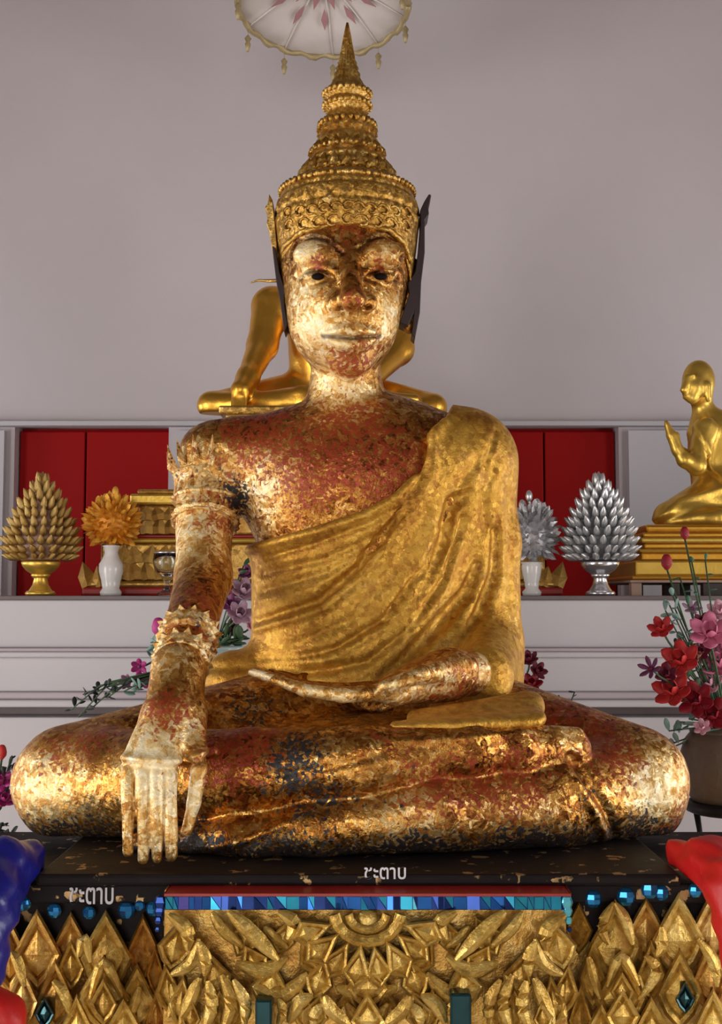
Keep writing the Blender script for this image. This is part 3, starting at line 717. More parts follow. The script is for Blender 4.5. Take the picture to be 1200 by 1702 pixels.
    # headband fitted to the skull, open over the face
    HL = [(460, 478), (464, 445), (474, 412), (503, 388), (542, 379), (575, 383), (610, 379), (646, 385), (670, 406), (682, 440), (686, 478)]
    rz = [(S(r, 0), z_at(y, 0)) for r, y in ((0, 330), (100, 319), (112, 326), (119, 340), (122, 362), (121, 385), (118, 410), (114, 440), (109, 480), (60, 480), (0, 420))]
    open_poly = xz(HL + [(686, 600), (460, 600)], -0.09)
    def f_band(p):
        r = np.hypot(p[:, 0] - ax[0], (p[:, 1] - 0.004) * 0.97)
        d = sd_poly(r, p[:, 2], rz)
        cut = np.maximum(sd_poly(p[:, 0], p[:, 2], open_poly), p[:, 1] - 0.03)
        return smax(d, -cut, 0.006)
    verts, F = mesh_sdf('headband', f_band, (-0.15, -0.135, 1.90), (0.12, 0.14, 2.145), 0.0032)
    nrm = vnormals(verts, F); an = np.arctan2(verts[:, 1], verts[:, 0] - ax[0]); pz = 1000 - (verts[:, 2] - CZ) * 1000
    amp = 0.0022 * np.cos(an * 26) * np.exp(-((verts[:, 2] - z_at(352, 0)) / .012) ** 2) + 0.0018 * np.cos(an * 40 + 1) * np.exp(-((verts[:, 2] - z_at(372, 0)) / .008) ** 2)
    amp += -0.003 * np.exp(-((verts[:, 2] - z_at(336, 0)) / .003) ** 2) - 0.003 * np.exp(-((verts[:, 2] - z_at(363, 0)) / .0028) ** 2)
    verts = verts + nrm * amp[:, None]
    me = np_mesh('headband', verts + inv, F); hb = obj('headband', me, M['crown'], crown)
    fb = cast(f_band, [(a, b_ - 3) for a, b_ in HL[1:-1]])
    fine_pts = []
    for i in range(len(fb) - 1):
        for u in (0, .25, .5, .75): fine_pts.append(fb[i] * (1 - u) + fb[i + 1] * u)
    fine_pts.append(fb[-1])
    obj('headband_edge', tube([q + inv + np.array([0, -.002, 0]) for q in fine_pts], [.0045 + .0012 * (i % 2) for i in range(len(fine_pts))], 6), M['crown'], crown)
    # wavy raised tendrils over the brow
    for rowy, n_, rad in ((372, 9, .011), (350, 11, .010)):
        cs_ = cast(f_band, [(468 + (687 - 468) * (k_ + .5) / n_, rowy - 12 * (1 - abs(2 * (k_ + .5) / n_ - 1)) + 6) for k_ in range(n_)])
        for k_, c_ in enumerate(cs_):
            dirx = V(c_) - Vector((ax[0], .004, c_[2])); dirx.normalize(); tx_ = Vector((-dirx.y, dirx.x, 0)); sg = 1 if k_ < n_ / 2 else -1
            pts = []
            for s_ in range(10):
                q = s_ / 9; th = q * 5.0 + .4; rr = rad * (1.15 - .75 * q)
                pts.append(V(c_) + dirx * .001 + tx_ * (rr * math.cos(th) * sg) + Vector((0, 0, rr * math.sin(th))) + Vector(inv))
            obj('curl', tube(pts, [.0018 + .0012 * math.sin(3.1 * s_ / 9) for s_ in range(10)], 5), M['crown'], crown)
    j = cast(f_band, [(548, 336)])[0] + np.array([0, -.003, .006])
    bb = bmesh.new(); q = bmesh.ops.create_cone(bb, segments=4, radius1=0.013, radius2=0.004, depth=0.008, cap_ends=True)
    for v in bb.verts: v.co = Vector((v.co.x + j[0] + inv[0], -v.co.z + j[1] + inv[1], v.co.y + j[2] + inv[2]))
    bmesh.ops.recalc_face_normals(bb, faces=bb.faces)
    jw = obj('jewel', bb, M['gold_bud'], crown); jw['label'] = 'pale diamond shaped stud'
    # ear ornaments: thin plates standing along the sides of the head
    def plate(name, outline, y0, y1, mat, lab=None):
        bb = bmesh.new(); fr = [bb.verts.new(V(P(a, b_, y0) + inv)) for a, b_ in outline]; bk = [bb.verts.new(v.co + Vector((0, y1 - y0, 0))) for v in fr]
        bb.faces.new(fr); bb.faces.new(list(reversed(bk))); n = len(fr)
        for i in range(n): bb.faces.new((fr[i], bk[i], bk[(i + 1) % n], fr[(i + 1) % n]))
        bmesh.ops.recalc_face_normals(bb, faces=bb.faces)
        bmesh.ops.bevel(bb, geom=[e for e in bb.edges], offset=0.0012, segments=1, affect='EDGES')
        o = obj(name, bb, mat, t)
        if lab: o['label'] = lab
        return o
    plate('ear_ornament', [(447, 322), (453, 332), (456, 360), (459, 400), (463, 445), (470, 478), (474, 505), (466, 496), (459, 462), (453, 420), (448, 385), (443, 372), (446, 355), (440, 345), (445, 338)], -0.02, 0.03, M['crown'], 'gilded ear flap with flame tip')
    plate('ear_pendant', [(452, 408), (458, 412), (464, 450), (474, 482), (472, 500), (478, 540), (472, 552), (466, 505), (459, 468)], -0.028, 0.02, M['dark_bronze'], 'dark inner edge of ear flap')
    plate('ear_ornament', [(713, 322), (717, 324), (712, 345), (713, 356), (706, 366), (706, 420), (700, 470), (698, 520), (690, 562), (684, 556), (688, 520), (678, 542), (664, 536), (672, 512), (680, 488), (678, 470), (690, 452), (696, 410), (699, 372), (698, 350), (705, 335)], -0.02, 0.03, M['dark_bronze'], 'blackened ear flap with flame tip and ragged pendant')
    obj('ear_sprig', tube([P(468, 466, 0.0) + inv, P(448, 467, 0.01) + inv, P(430, 466, 0.015) + inv, P(417, 470, 0.02) + inv], [0.003, 0.003, 0.002, 0.001], 6), M['crown'], t)
    # dark inlaid pupils
    for i in (0, 1):
        c = HP['pt'][i] + np.array([0, -0.0045 if True else 0, -0.001])
        b = ball(0.0085, 12, 8, tuple(cast(f_body, [[(528, 459), (633, 459)][i]])[0] + np.array([0, 0.002, 0]) + inv), (1.25, 0.45, 0.7)); obj('pupil', b, M['eye'], t)
    # armlet and bracelets on the right arm
    def band(name, chain_a, chain_b, rpx, n, tooth, wdt, mat=M['leaf'], flare=0.0):
        a, b_ = P(*chain_a), P(*chain_b); R0 = S(rpx, (chain_a[2] + chain_b[2]) / 2)
        axis = V(b_ - a).normalized(); Lh = (b_ - a); L = float(np.linalg.norm(Lh))
        rot = axis.to_track_quat('Z', 'Y').to_matrix()
        pr = [(R0 * .9, 0), (R0 + .005, 0.0), (R0 + .009, L * .1), (R0 + .004, L * .2), (R0 + .004, L * .8), (R0 + .009, L * .9), (R0 + .005, L), (R0 * .9, L)]
        bb = lathe(pr, 40, 1.0, None, lambda r, z, an: r + (0.0016 * math.sin(an * n) if r > R0 else 0))
        for k in range(n):
            an = 2 * math.pi * k / n; c, s = math.cos(an), math.sin(an)
            def q(u, w_, o): return ((R0 + o) * c - u * s, (R0 + o) * s + u * c, w_)
            v = [bb.verts.new(q(*e)) for e in ((-wdt, 0, .004), (wdt, 0, .004), (0, -tooth, .006 + flare), (0, -tooth * .3, .013 + flare * .4))]
            for f in ((0, 3, 1), (0, 2, 3), (3, 2, 1), (0, 1, 2)): bb.faces.new([v[i] for i in f])
        for v in bb.verts: v.co = rot @ v.co + V(a) + Vector(inv)
        bmesh.ops.recalc_face_normals(bb, faces=bb.faces)
        o = obj(name, bb, mat, t); me = o.data
        co = np.zeros(len(me.vertices) * 3, np.float32); me.vertices.foreach_get('co', co)
        cw = np.tile(np.array([0.25, 0.1, 0.75, 0.0]), (len(me.vertices), 1)); set_wear_and_light(me, cw)
        return o
    band('armlet', (346, 792, 0.03), (343, 838, 0.015), 50, 14, 0.046, 0.010, flare=0.018)
    band('armlet', (342, 862, 0.0), (341, 872, -0.005), 48, 16, 0.008, 0.006)
    band('bracelet', (314, 1056, -0.215), (310, 1072, -0.24), 41, 14, 0.010, 0.008, flare=0.004)
    band('bracelet', (304, 1092, -0.268), (300, 1106, -0.288), 38, 14, 0.012, 0.008, flare=0.005)
    # base plate under the legs
    x0, x1 = x_at(62, 1450, -0.46), x_at(1130, 1450, -0.46)
    b = box(x0 + inv[0], x1 + inv[0], -0.468 + inv[1], 0.27 + inv[1], 0.0, ZB - 1.096, 0.004)
    bp = obj('base_plate', b, M['black'], t); bp['label'] = 'black lacquered plate with flecks of gold leaf'
buddha()

# ------------------------------------------------------------------ carved pedestal
def pedestal():
    YC, YS = -0.50, -0.445
    t = thing('pedestal', 'carved gold pedestal with pointed petals and blue mirror mosaic under the large statue', 'pedestal', (0, -0.1, 0))
    o3 = np.array([0, 0.1, 0])
    def W(px, py, Y): return V(P(px, py, Y) + o3)
    xl, xr = x_at(268, 1512, YC), x_at(946, 1512, YC)
    zt = 1.096
    zr, zm = z_at(1487, YC), z_at(1512, YC)
    obj('core_block', box(xl, xr, YC + 0.02 + 0.1, 0.35 + 0.1, 0.0, zt - 0.001, 0.003), M['carved_red'], t)
    obj('wing_block', box(-0.56, xl, YS + 0.022 + 0.1, 0.0, 0.0, zt - 0.008, 0.003), M['carved_red'], t)
    obj('wing_block', box(xr, 0.57, YS + 0.022 + 0.1, 0.0, 0.0, zt - 0.008, 0.003), M['carved_red'], t)
    obj('red_edge', box(xl + .004, xr + .002, YC - 0.008 + 0.1, YC + 0.15, zr, zt, 0.003), M['red_edge'], t)
    for a, c in ((-0.56, xl + .004), (xr + .002, 0.57)):
        obj('black_edge', box(a, c, YS - 0.004 + 0.1, 0.0, z_at(1501, YS), zt - .002, 0.003), M['black'], t)
        obj('dark_ground', box(a, c, YS + 0.012 + 0.1, YS + 0.13, z_at(1570, YS), z_at(1487, YS), 0.001), M['black'], t)
    obj('mosaic_bed', box(xl + .004, xr, YC - 0.002 + 0.1, YC + 0.15, zm, zr, 0.001), M['tiles'][3], t)
    # mirror tiles of the strip
    x = xl + 0.006
    while x < xr - 0.008:
        wd = rnd.uniform(0.006, 0.017); wd = min(wd, xr - 0.003 - x)
        f = (x - xl) / (xr - xl)
        wts = (5, 3, 0.5, 4, 1.5) if f < 0.5 else ((3, 4, 3, 1.5, 0.2) if f > 0.70 else (4, 3, 1.2, 3, 0.4))
        split = rnd.random() < 0.5
        za, zb = zm + 0.0015, zr - 0.0012
        polys = [[(x, za), (x + wd - .001, za), (x + wd - .001, zb), (x, zb)]]
        if split: polys = [[(x, za), (x + wd - .0015, za), (x, zb)], [(x + wd - .001, za + .001), (x + wd - .001, zb), (x + .001, zb)]]
        for pl in polys:
            bb = bmesh.new(); y0 = YC - 0.003 + 0.1; ti, tj = rnd.uniform(-.12, .12), rnd.uniform(-.25, .25)
            cx = sum(a for a, _ in pl) / len(pl); cz = sum(b for _, b in pl) / len(pl)
            fr = [bb.verts.new((a, y0 - .0022 + (a - cx) * ti + (b - cz) * tj, b)) for a, b in pl]; bk = [bb.verts.new((a, y0 + .002, b)) for a, b in pl]
            bb.faces.new(fr); n = len(fr)
            for i in range(n): bb.faces.new((fr[i], bk[i], bk[(i + 1) % n], fr[(i + 1) % n]))
            bmesh.ops.recalc_face_normals(bb, faces=bb.faces)
            obj('mirror_tile', bb, rnd.choices(M['tiles'], wts)[0], t)
        x += wd
    # mosaic running down the inner corners
    for k in range(4):
        for px, sg in ((938, 1), (270, -1)):
            y0 = 1500 + k * 15; hw = 11 - k * 2.2
            c = W(px + sg * (4 + k * 1.5), y0, YC - 0.004); r = S(hw, YC)
            bb = ball(r, 5, 4, (0, 0, 0), (1, .45, 1.1)); 
            for f in bb.faces: f.smooth = False
            obj('mirror_tile', bb, M['tiles'][2 if (px > 600 and k < 3) else 3], t, loc=c)
    # round blue glass between the petal tips
    gem_me = None
    for px, py, r in ((986, 1494, 15), (1040, 1490, 16), (1080, 1478, 16), (1100, 1484, 13), (1155, 1480, 12), (255, 1510, 13), (210, 1513, 14), (90, 1514, 12), (40, 1502, 12), (148, 1517, 11), (232, 1505, 9)):
        if gem_me is None:
            bb = ball(1, 8, 6)
            for f in bb.faces: f.smooth = False
            gem_me = bpy.data.meshes.new('gem'); bb.to_mesh(gem_me); bb.free()
            gem_me.materials.append(M['gem'])
        q = S(r, YS); obj('gem', gem_me, None, t, loc=W(px, py, YS - 0.003), scale=(q, q * .55, q))
    # pointed petals: a raised rim, a sunk field and a keel
    def petal(name, tip, half, length, Y, dep, mat, lean=0.0, low=0.55, rot=0.0):
        """kite outline hanging from tip (px), widest at low*length"""
        ol = [(0, 0), (half * .52, length * low * .5), (half, length * low), (half * .62, length * .8), (0, length), (-half * .62, length * .8), (-half, length * low), (-half * .52, length * low * .5)]
        def xf(a, b, k=1.0):
            cy = length * low
            a2, b2 = a * k, cy + (b - cy) * k
            c, s = math.cos(rot), math.sin(rot); return (tip[0] + a2 * c - b2 * s, tip[1] + a2 * s + b2 * c)
        bb = bmesh.new(); L = []
        for k, dy in ((1.0, 0.012), (0.98, -dep * .4), (0.86, -dep), (0.70, -dep * .75), (0.60, -dep * .35)):
            L.append([bb.verts.new(W(*xf(a, b, k), Y + dy)) for a, b in ol])
        for A_, B_ in zip(L[:-1], L[1:]):
            for i in range(8): bb.faces.new((A_[i], A_[(i + 1) % 8], B_[(i + 1) % 8], B_[i]))
        kt = bb.verts.new(W(*xf(0, length * .32), Y - dep * .75)); km = bb.verts.new(W(*xf(0, length * low), Y - dep * 1.05)); kb = bb.verts.new(W(*xf(0, length * .8), Y - dep * .6))
        l = L[-1]
        for tri in ((l[0], l[1], kt), (l[1], l[2], km, kt), (l[2], l[3], kb, km), (l[3], l[4], kb), (l[4], l[5], kb), (l[5], l[6], km, kb), (l[6], l[7], kt, km), (l[7], l[0], kt)): bb.faces.new(tri)
        bmesh.ops.recalc_face_normals(bb, faces=bb.faces)
        return obj(name, bb, mat, t)
    G, GR = M['carved'], M['carved_red']
    for (x, y, hf, ln, yo, m) in ((16, 1522, 34, 130, 0, GR), (62, 1510, 42, 140, -.006, GR), (118, 1514, 36, 120, .002, GR), (176, 1511, 46, 150, -.008, G), (238, 1517, 30, 120, 0, GR),
                                  (962, 1497, 24, 90, .002, G), (1022, 1493, 46, 150, -.008, G), (1074, 1488, 36, 120, .002, GR), (1128, 1482, 46, 150, -.006, G), (1182, 1480, 40, 140, 0, GR)):
        petal('petal', (x, y), hf, ln, YS + yo, 0.010, m)
    for (x, y, hf, ln, yo, m) in ((36, 1600, 30, 120, -.014, GR), (92, 1590, 34, 130, -.010, GR), (172, 1586, 48, 140, -.020, G), (118, 1560, 24, 90, -.006, G), (228, 1600, 36, 130, -.014, G), (258, 1570, 16, 90, -.006, GR),
                                  (985, 1560, 24, 120, -.010, G), (1032, 1578, 46, 150, -.020, G), (1082, 1560, 26, 110, -.010, G), (1130, 1575, 40, 140, -.016, G), (1180, 1560, 32, 130, -.012, GR)):
        petal('petal', (x, y), hf, ln, YS + yo, 0.010, m)
    for (x, y, hf, ln, yo, m) in ((20, 1668, 34, 130, -.022, GR), (128, 1650, 32, 120, -.024, G), (205, 1650, 40, 130, -.026, G), (260, 1640, 20, 110, -.018, GR), (172, 1625, 24, 80, -.034, G),
                                  (965, 1630, 22, 120, -.018, G), (1000, 1660, 34, 120, -.026, G), (1035, 1640, 30, 90, -.036, G), (1082, 1655, 36, 120, -.028, G), (1185, 1640, 36, 130, -.022, G), (1034, 1615, 20, 60, -.034, G)):
        petal('petal', (x, y), hf, ln, YS + yo, 0.010, m)
    for x, y in ((74, 1655), (1139, 1630)):
        petal('dark_inlay', (x, y), 17, 56, YS - 0.030, 0.006, M['dark_inlay'])
    # curved blades either side of the large petals
    def blade(name, pts, r, Y, mat, flat=0.6, tap=(0.35, 1.0, 1.0, 0.3)):
        pp = [np.array(W(a, b, Y)) for a, b in pts]
        n = 9; q = []; rr = []
        for i in range(n):
            s = i / (n - 1) * (len(pp) - 1); k = min(int(s), len(pp) - 2); f = s - k
            p0, p1, p2, p3 = pp[max(k - 1, 0)], pp[k], pp[k + 1], pp[min(k + 2, len(pp) - 1)]
            q.append(0.5 * ((2 * p1) + (p2 - p0) * f + (2 * p0 - 5 * p1 + 4 * p2 - p3) * f * f + (3 * p1 - p0 - 3 * p2 + p3) * f ** 3))
            u = i / (n - 1) * (len(tap) - 1); kk = min(int(u), len(tap) - 2); rr.append(S(r, Y) * (tap[kk] + (tap[kk + 1] - tap[kk]) * (u - kk)))
        bb = tube(q, rr, 8); n8 = 8
        bb.verts.ensure_lookup_table()
        for i in range(n):                               # flattened against the panel, with a raised keel
            cy = q[i][1]
            for k in range(n8):
                v = bb.verts[i * n8 + k]; dy = v.co.y - cy; v.co.y = cy + dy * (.5 if abs(dy) < rr[i] * .95 else .75)
        for f in bb.faces: f.smooth = False
        return obj(name, bb, mat, t)
    for pts in ([(978, 1590), (985, 1620), (998, 1660)], [(1072, 1588), (1092, 1615), (1062, 1662)], [(1012, 1570), (1000, 1540), (1020, 1500)], [(1052, 1570), (1040, 1530), (1022, 1500)], [(1160, 1560), (1186, 1600), (1192, 1640)], [(1100, 1540), (1102, 1570), (1092, 1590)],
                [(1010, 1640), (1032, 1590), (1062, 1638)], [(150, 1660), (172, 1600), (205, 1660)], [(215, 1690), (225, 1665), (232, 1640)], [(40, 1640), (30, 1600), (18, 1580)], [(130, 1590), (140, 1560), (150, 1600)], [(88, 1630), (105, 1650), (118, 1690)]):
        blade('carved_blade', pts, 9, YS - 0.030, G)
    # ---- central panel: medallion, fan skirt, diagonal blades, leaves; mirrored about x = 609
    def arc(cx, cy, r, a0, a1, n=7): return [(cx + r * math.cos(math.radians(a0 + (a1 - a0) * i / (n - 1))), cy + r * .86 * math.sin(math.radians(a0 + (a1 - a0) * i / (n - 1)))) for i in range(n)]
    blade('medallion_ring', arc(611, 1518, 56, 2, 178), 10, YC - 0.014, G, tap=(1, 1, 1, 1))
    blade('medallion_ring', arc(611, 1518, 33, 4, 176), 8, YC - 0.010, G, tap=(1, 1, 1, 1))
    bb = ball(S(21, YC), 14, 8, (0, 0, 0), (1, .5, .95)); obj('medallion_boss', bb, G, t, loc=W(611, 1532, YC - 0.002))
    for a in range(20, 161, 20):
        ra = math.radians(a); cx, cy = 611 + 60 * math.cos(ra), 1518 + 52 * math.sin(ra)
        petal('fan_petal', (cx, cy), 25, 74, YC - 0.012 - .003 * ((a // 20) % 2), 0.007, G, low=.68, rot=ra - math.pi / 2)
    MX = lambda pts: [(1220 - a, b) for a, b in pts]
    both = [([(380, 1515), (418, 1550), (462, 1596)], 13, -.012), ([(352, 1516), (372, 1545), (402, 1572)], 11, -.006), ([(462, 1516), (490, 1535), (478, 1562)], 12, -.008), 
            ([(330, 1565), (342, 1595), (340, 1622)], 10, -.018), ([(280, 1520), (310, 1545), (312, 1580)], 12, -.008), ([(285, 1620), (318, 1600), (330, 1560)], 11, -.006), ([(300, 1702), (318, 1660), (332, 1625)], 12, -.010), ([(340, 1710), (352, 1670), (345, 1630)], 11, -.016),
            ([(372, 1710), (385, 1665), (368, 1620)], 12, -.014), ([(405, 1705), (408, 1668), (388, 1628)], 10, -.018), ([(392, 1600), (440, 1612), (478, 1590)], 12, -.008), ([(420, 1640), (470, 1655), (512, 1618)], 14, -.006), 
            ([(540, 1655), (552, 1680), (585, 1706)], 11, -.022), ([(480, 1700), (496, 1668), (520, 1655)], 12, -.012), ([(462, 1705), (470, 1680), (462, 1660)], 8, -.02), ([(280, 1690), (292, 1660), (285, 1635)], 10, -.004), ([(440, 1540), (452, 1555), (478, 1575)], 8, -.004),
            ([(520, 1705), (524, 1685), (540, 1668)], 9, -.016), ([(560, 1640), (586, 1650), (605, 1642)], 10, -.010), ([(575, 1668), (590, 1690), (606, 1702)], 9, -.016)]
    for pts, r, yo in both:
        blade('carved_blade', pts, r, YC + yo, G); blade('carved_blade', MX(pts), r, YC + yo, G)
    lf = [((430, 1522), 26, 78, -.002, .5), ((300, 1528), 30, 90, 0, .2), ((345, 1580), 26, 90, -.004, -.3), ((405, 1568), 26, 70, -.004, -.5), ((455, 1600), 34, 80, -.004, .15), ((500, 1560), 24, 70, -.002, -.5), ((275, 1600), 22, 90, 0, -.1), ((305, 1620), 22, 90, -.006, .1),
          ((365, 1640), 22, 80, -.008, 0), ((545, 1590), 26, 80, -.004, .35), ((535, 1650), 24, 70, -.010, .3), ((580, 1640), 24, 80, -.008, .1), ((500, 1640), 20, 80, -.008, -.1), ((480, 1530), 22, 60, 0, .3), ((320, 1660), 18, 60, -.012, .1), ((400, 1640), 18, 80, -.006, .2)]
    for tip, hf, ln, yo, ro in lf:
        petal('carved_leaf', tip, hf, ln, YC + yo + .004, 0.009, G, rot=ro); petal('carved_leaf', (1220 - tip[0], tip[1]), hf, ln, YC + yo + .004, 0.009, G, rot=-ro)
    petal('carved_leaf', (611, 1590), 38, 90, YC - .008, 0.010, G, low=.6); petal('carved_leaf', (611, 1648), 32, 90, YC - .014, 0.010, G)
    for x0, x1, y0 in ((424, 452, 1662), (748, 784, 1652)):
        q0, q1 = W(x0, y0, YC - .030), W(x1, 1740, YC - .030)
        obj('dark_inlay', box(q0.x, q1.x, q0.y, q0.y + .045, q1.z, q0.z, .003), M['dark_inlay'], t)
    obj('pedestal_foot', box(-0.565, 0.575, -0.56 + 0.1, 0.45, 0.0, 0.30, 0.01), M['carved_red'], t)
    obj('pedestal_foot', box(-0.562, 0.572, -0.535 + 0.1, 0.45, 0.30, 0.60, 0.02), M['carved'], t)
    # white lettering on the black edges
    def letters(txt, px, py, wpx, hpx, Y, par=None):
        cu = bpy.data.curves.new('lettering', 'FONT'); cu.body = txt; cu.extrude = 0.0004; cu.align_x = 'CENTER'; cu.size = 1.0
        cu.offset = 0.012
        tmp = bpy.data.objects.new('tmp', cu); C.objects.link(tmp)
        dg = bpy.context.evaluated_depsgraph_get(); me = bpy.data.meshes.new_from_object(tmp.evaluated_get(dg)); bpy.data.objects.remove(tmp)
        co = np.array([v.co for v in me.vertices]); lo, hi = co.min(0), co.max(0); sx = S(wpx, Y) / (hi[0] - lo[0]); sz = S(hpx, Y) / (hi[1] - lo[1])
        me.materials.clear(); me.materials.append(M['white_paint']); c = W(px, py, Y)
        for v in me.vertices: v.co = Vector((c.x + (v.co.x - (lo[0] + hi[0]) / 2) * sx, c.y - v.co.z * .8, c.z + (v.co.y - (lo[1] + hi[1]) / 2) * sz))
        me.update(); o = obj('lettering', me, None, par or t)
        if par: o.location = -par.location + t.location
    letters('ชะตาบ', 152, 1489, 72, 27, YS - 0.0062)
    letters('ชะตาบ', 640, 1451.5, 68, 19, -0.4692, bpy.data.objects['buddha_statue'])
pedestal()

# ------------------------------------------------------------------ smaller glossy Buddha on the altar, behind the large one
def rear_buddha():
    Y0 = 1.55
    def f(p):
        d = sd_chain(p, [(478, 655, 1.57, 34), (352, 674, 1.42, 22)])
        d = smin(d, sd_chain(p, [(602, 655, 1.57, 34), (720, 675, 1.42, 21)]), 0.02)
        d = smin(d, ell(p, 540, 670, 1.48, 120, 0.18, 24), 0.03)
        d = smin(d, sd_chain(p, [(722, 678, 1.42, 20), (560, 686, 1.35, 19), (400, 686, 1.36, 13)], 0.02), 0.015)
        d = smin(d, sd_chain(p, [(350, 673, 1.42, 22), (520, 668, 1.33, 19), (640, 664, 1.35, 14), (690, 664, 1.37, 9)], 0.02), 0.012)
        t = sd_chain(p, [(540, 640, 1.58, 60), (558, 535, 1.57, 84)], 0, 1.35)
        t = smin(t, sd_chain(p, [(452, 508, 1.57, 32), (660, 508, 1.57, 34)]), 0.05)
        d = smin(d, t, 0.03)
        d = smin(d, sd_chain(p, [(450, 512, 1.56, 32), (436, 575, 1.50, 25), (412, 628, 1.38, 18), (400, 648, 1.33, 17)], 0.02), 0.02)
        for i in range(4): d = smin(d, sd_chain(p, [(391 + i * 6, 645, 1.325, 6), (388 + i * 6, 676, 1.315, 5), (388 + i * 6, 694, 1.31, 4)]), 0.006)
        d = smin(d, sd_chain(p, [(660, 512, 1.56, 33), (660, 580, 1.53, 27), (600, 640, 1.38, 20), (545, 652, 1.34, 14), (500, 650, 1.33, 8)], 0.02), 0.02)
        d = smin(d, sd_chain(p, [(552, 500, 1.57, 30), (550, 440, 1.56, 28)]), 0.03)
        d = smin(d, ell(p, 549, 412, 1.55, 43, 0.085, 54), 0.02)
        d = smin(d, sd_chain(p, [(549, 415, 1.475, 5), (549, 428, 1.46, 7)]), 0.012)
        d = smin(d, sd_chain(p, [(549, 368, 1.56, 24), (549, 345, 1.56, 12)]), 0.015)
        return d
    base = P(540, 693, 1.48)
    t = thing('golden_buddha', 'glossy plain gold seated Buddha on the altar, mostly hidden behind the large statue', 'statue', tuple(map(float, base)))
    lo = P(310, 720, 1.25); hi = P(760, 310, 1.75)
    v, F = mesh_sdf('body', f, (lo[0], 1.22, lo[2]), (hi[0] + .05, 1.78, hi[2] + .02), 0.006)
    v[:, 2] = np.maximum(v[:, 2], base[2] + .0005)
    obj('body', np_mesh('body', v - base, F), M['gloss'], t)
    fl = lathe([(S(9, 1.56), 0), (S(12, 1.56), .02), (S(5, 1.56), .05), (.001, .085)], 10)
    obj('flame_finial', fl, M['gloss'], t, loc=V(P(549, 345, 1.56) - base))
    # its own pedestal of three tiers
    zb = ZS + 0.0005; zt = float(base[2])
    q = thing('altar_pedestal', 'stepped carved gold pedestal under the glossy Buddha, on the altar', 'pedestal', (float(P(537, 990, 1.2)[0]), 1.5, zb))
    def tier(nm, hw, y0, za, zc, m, bev=.006):
        h = S(hw, 1.16)
        return obj(nm, box(-h, h, y0 - 1.5, 1.84 - 1.5, za - zb, zc - zb, bev), m, q)
    z = lambda py: z_at(py, 1.16)
    tier('tier_base', 398, 1.15, zb, z(976), M['red_edge']); tier('tier_moulding', 394, 1.155, z(976), z(966), M['carved_dim'])
    tier('tier_block', 372, 1.18, z(966), z(902), M['carved_dim']); tier('tier_moulding', 336, 1.165, z(902), z(894), M['gloss_pale']); tier('tier_moulding', 330, 1.175, z(894), z(888), M['red_edge'])
    tier('tier_block', 312, 1.19, z(888), z(838), M['carved_red']); tier('tier_moulding', 324, 1.17, z(838), z(820), M['gloss_pale']); tier('tier_moulding', 312, 1.175, z(820), z(812), M['carved_red'])
    zz = z(812)
    for k, (hw, fr) in enumerate(((178, 0.0), (168, .3), (160, .45), (172, .8), (184, .9))):
        nx = (.3, .45, .8, .9, 1.0)[k]
        tier('tier_moulding' if k != 2 else 'tier_block', hw, 1.27, zz + (zt - zz) * fr, zz + (zt - zz) * nx, M['gloss_pale'] if k % 2 else M['carved_dim'])
    # upright carved leaves on the two visible blocks
    me = bpy.data.meshes.new('carved_leaf'); bb = bmesh.new()
    for (a, b_, c) in (): pass
    vs = [bb.verts.new(c) for c in ((-.5, 0, 0), (.5, 0, 0), (.62, 0, .45), (0, 0, 1), (-.62, 0, .45), (0, -.35, .4), (0, -.18, .05))]
    for fc in ((0, 6, 5, 4), (6, 1, 2, 5), (4, 5, 3), (5, 2, 3), (0, 1, 6)): bb.faces.new([vs[i] for i in fc])
    bmesh.ops.recalc_face_normals(bb, faces=bb.faces); bb.to_mesh(me); bb.free(); me.materials.append(M['carved_dim'])
    for (hw, y0, pa, pb, n) in ((366, 1.178, 964, 930, 34), (366, 1.172, 936, 904, 34), (306, 1.186, 887, 858, 30), (306, 1.18, 864, 839, 30)):
        h = S(hw, 1.16); za, zc = z(pa), z(pb)
        for k in range(n):
            x = -h + 2 * h * (k + .5) / n
            if abs(x) < S(230, 1.16): continue
            obj('carved_leaf', me, None, q, loc=(x, y0 - 1.5, za - zb), scale=(2 * h / n * .95, .03, zc - za), rot=(0, rnd.uniform(-.25, .25), 0))
    for sx in (-1, 1):                                  # flame shaped ornaments on the corners of the bottom tier
        for k in range(3):
            obj('corner_flame', me, None, q, loc=(sx * (S(388, 1.16) - k * .035), 1.158 - 1.5 + .002, z(976) - zb), scale=(.035, .05, .07 - .012 * k), rot=(0, sx * .25, 0))
rear_buddha()

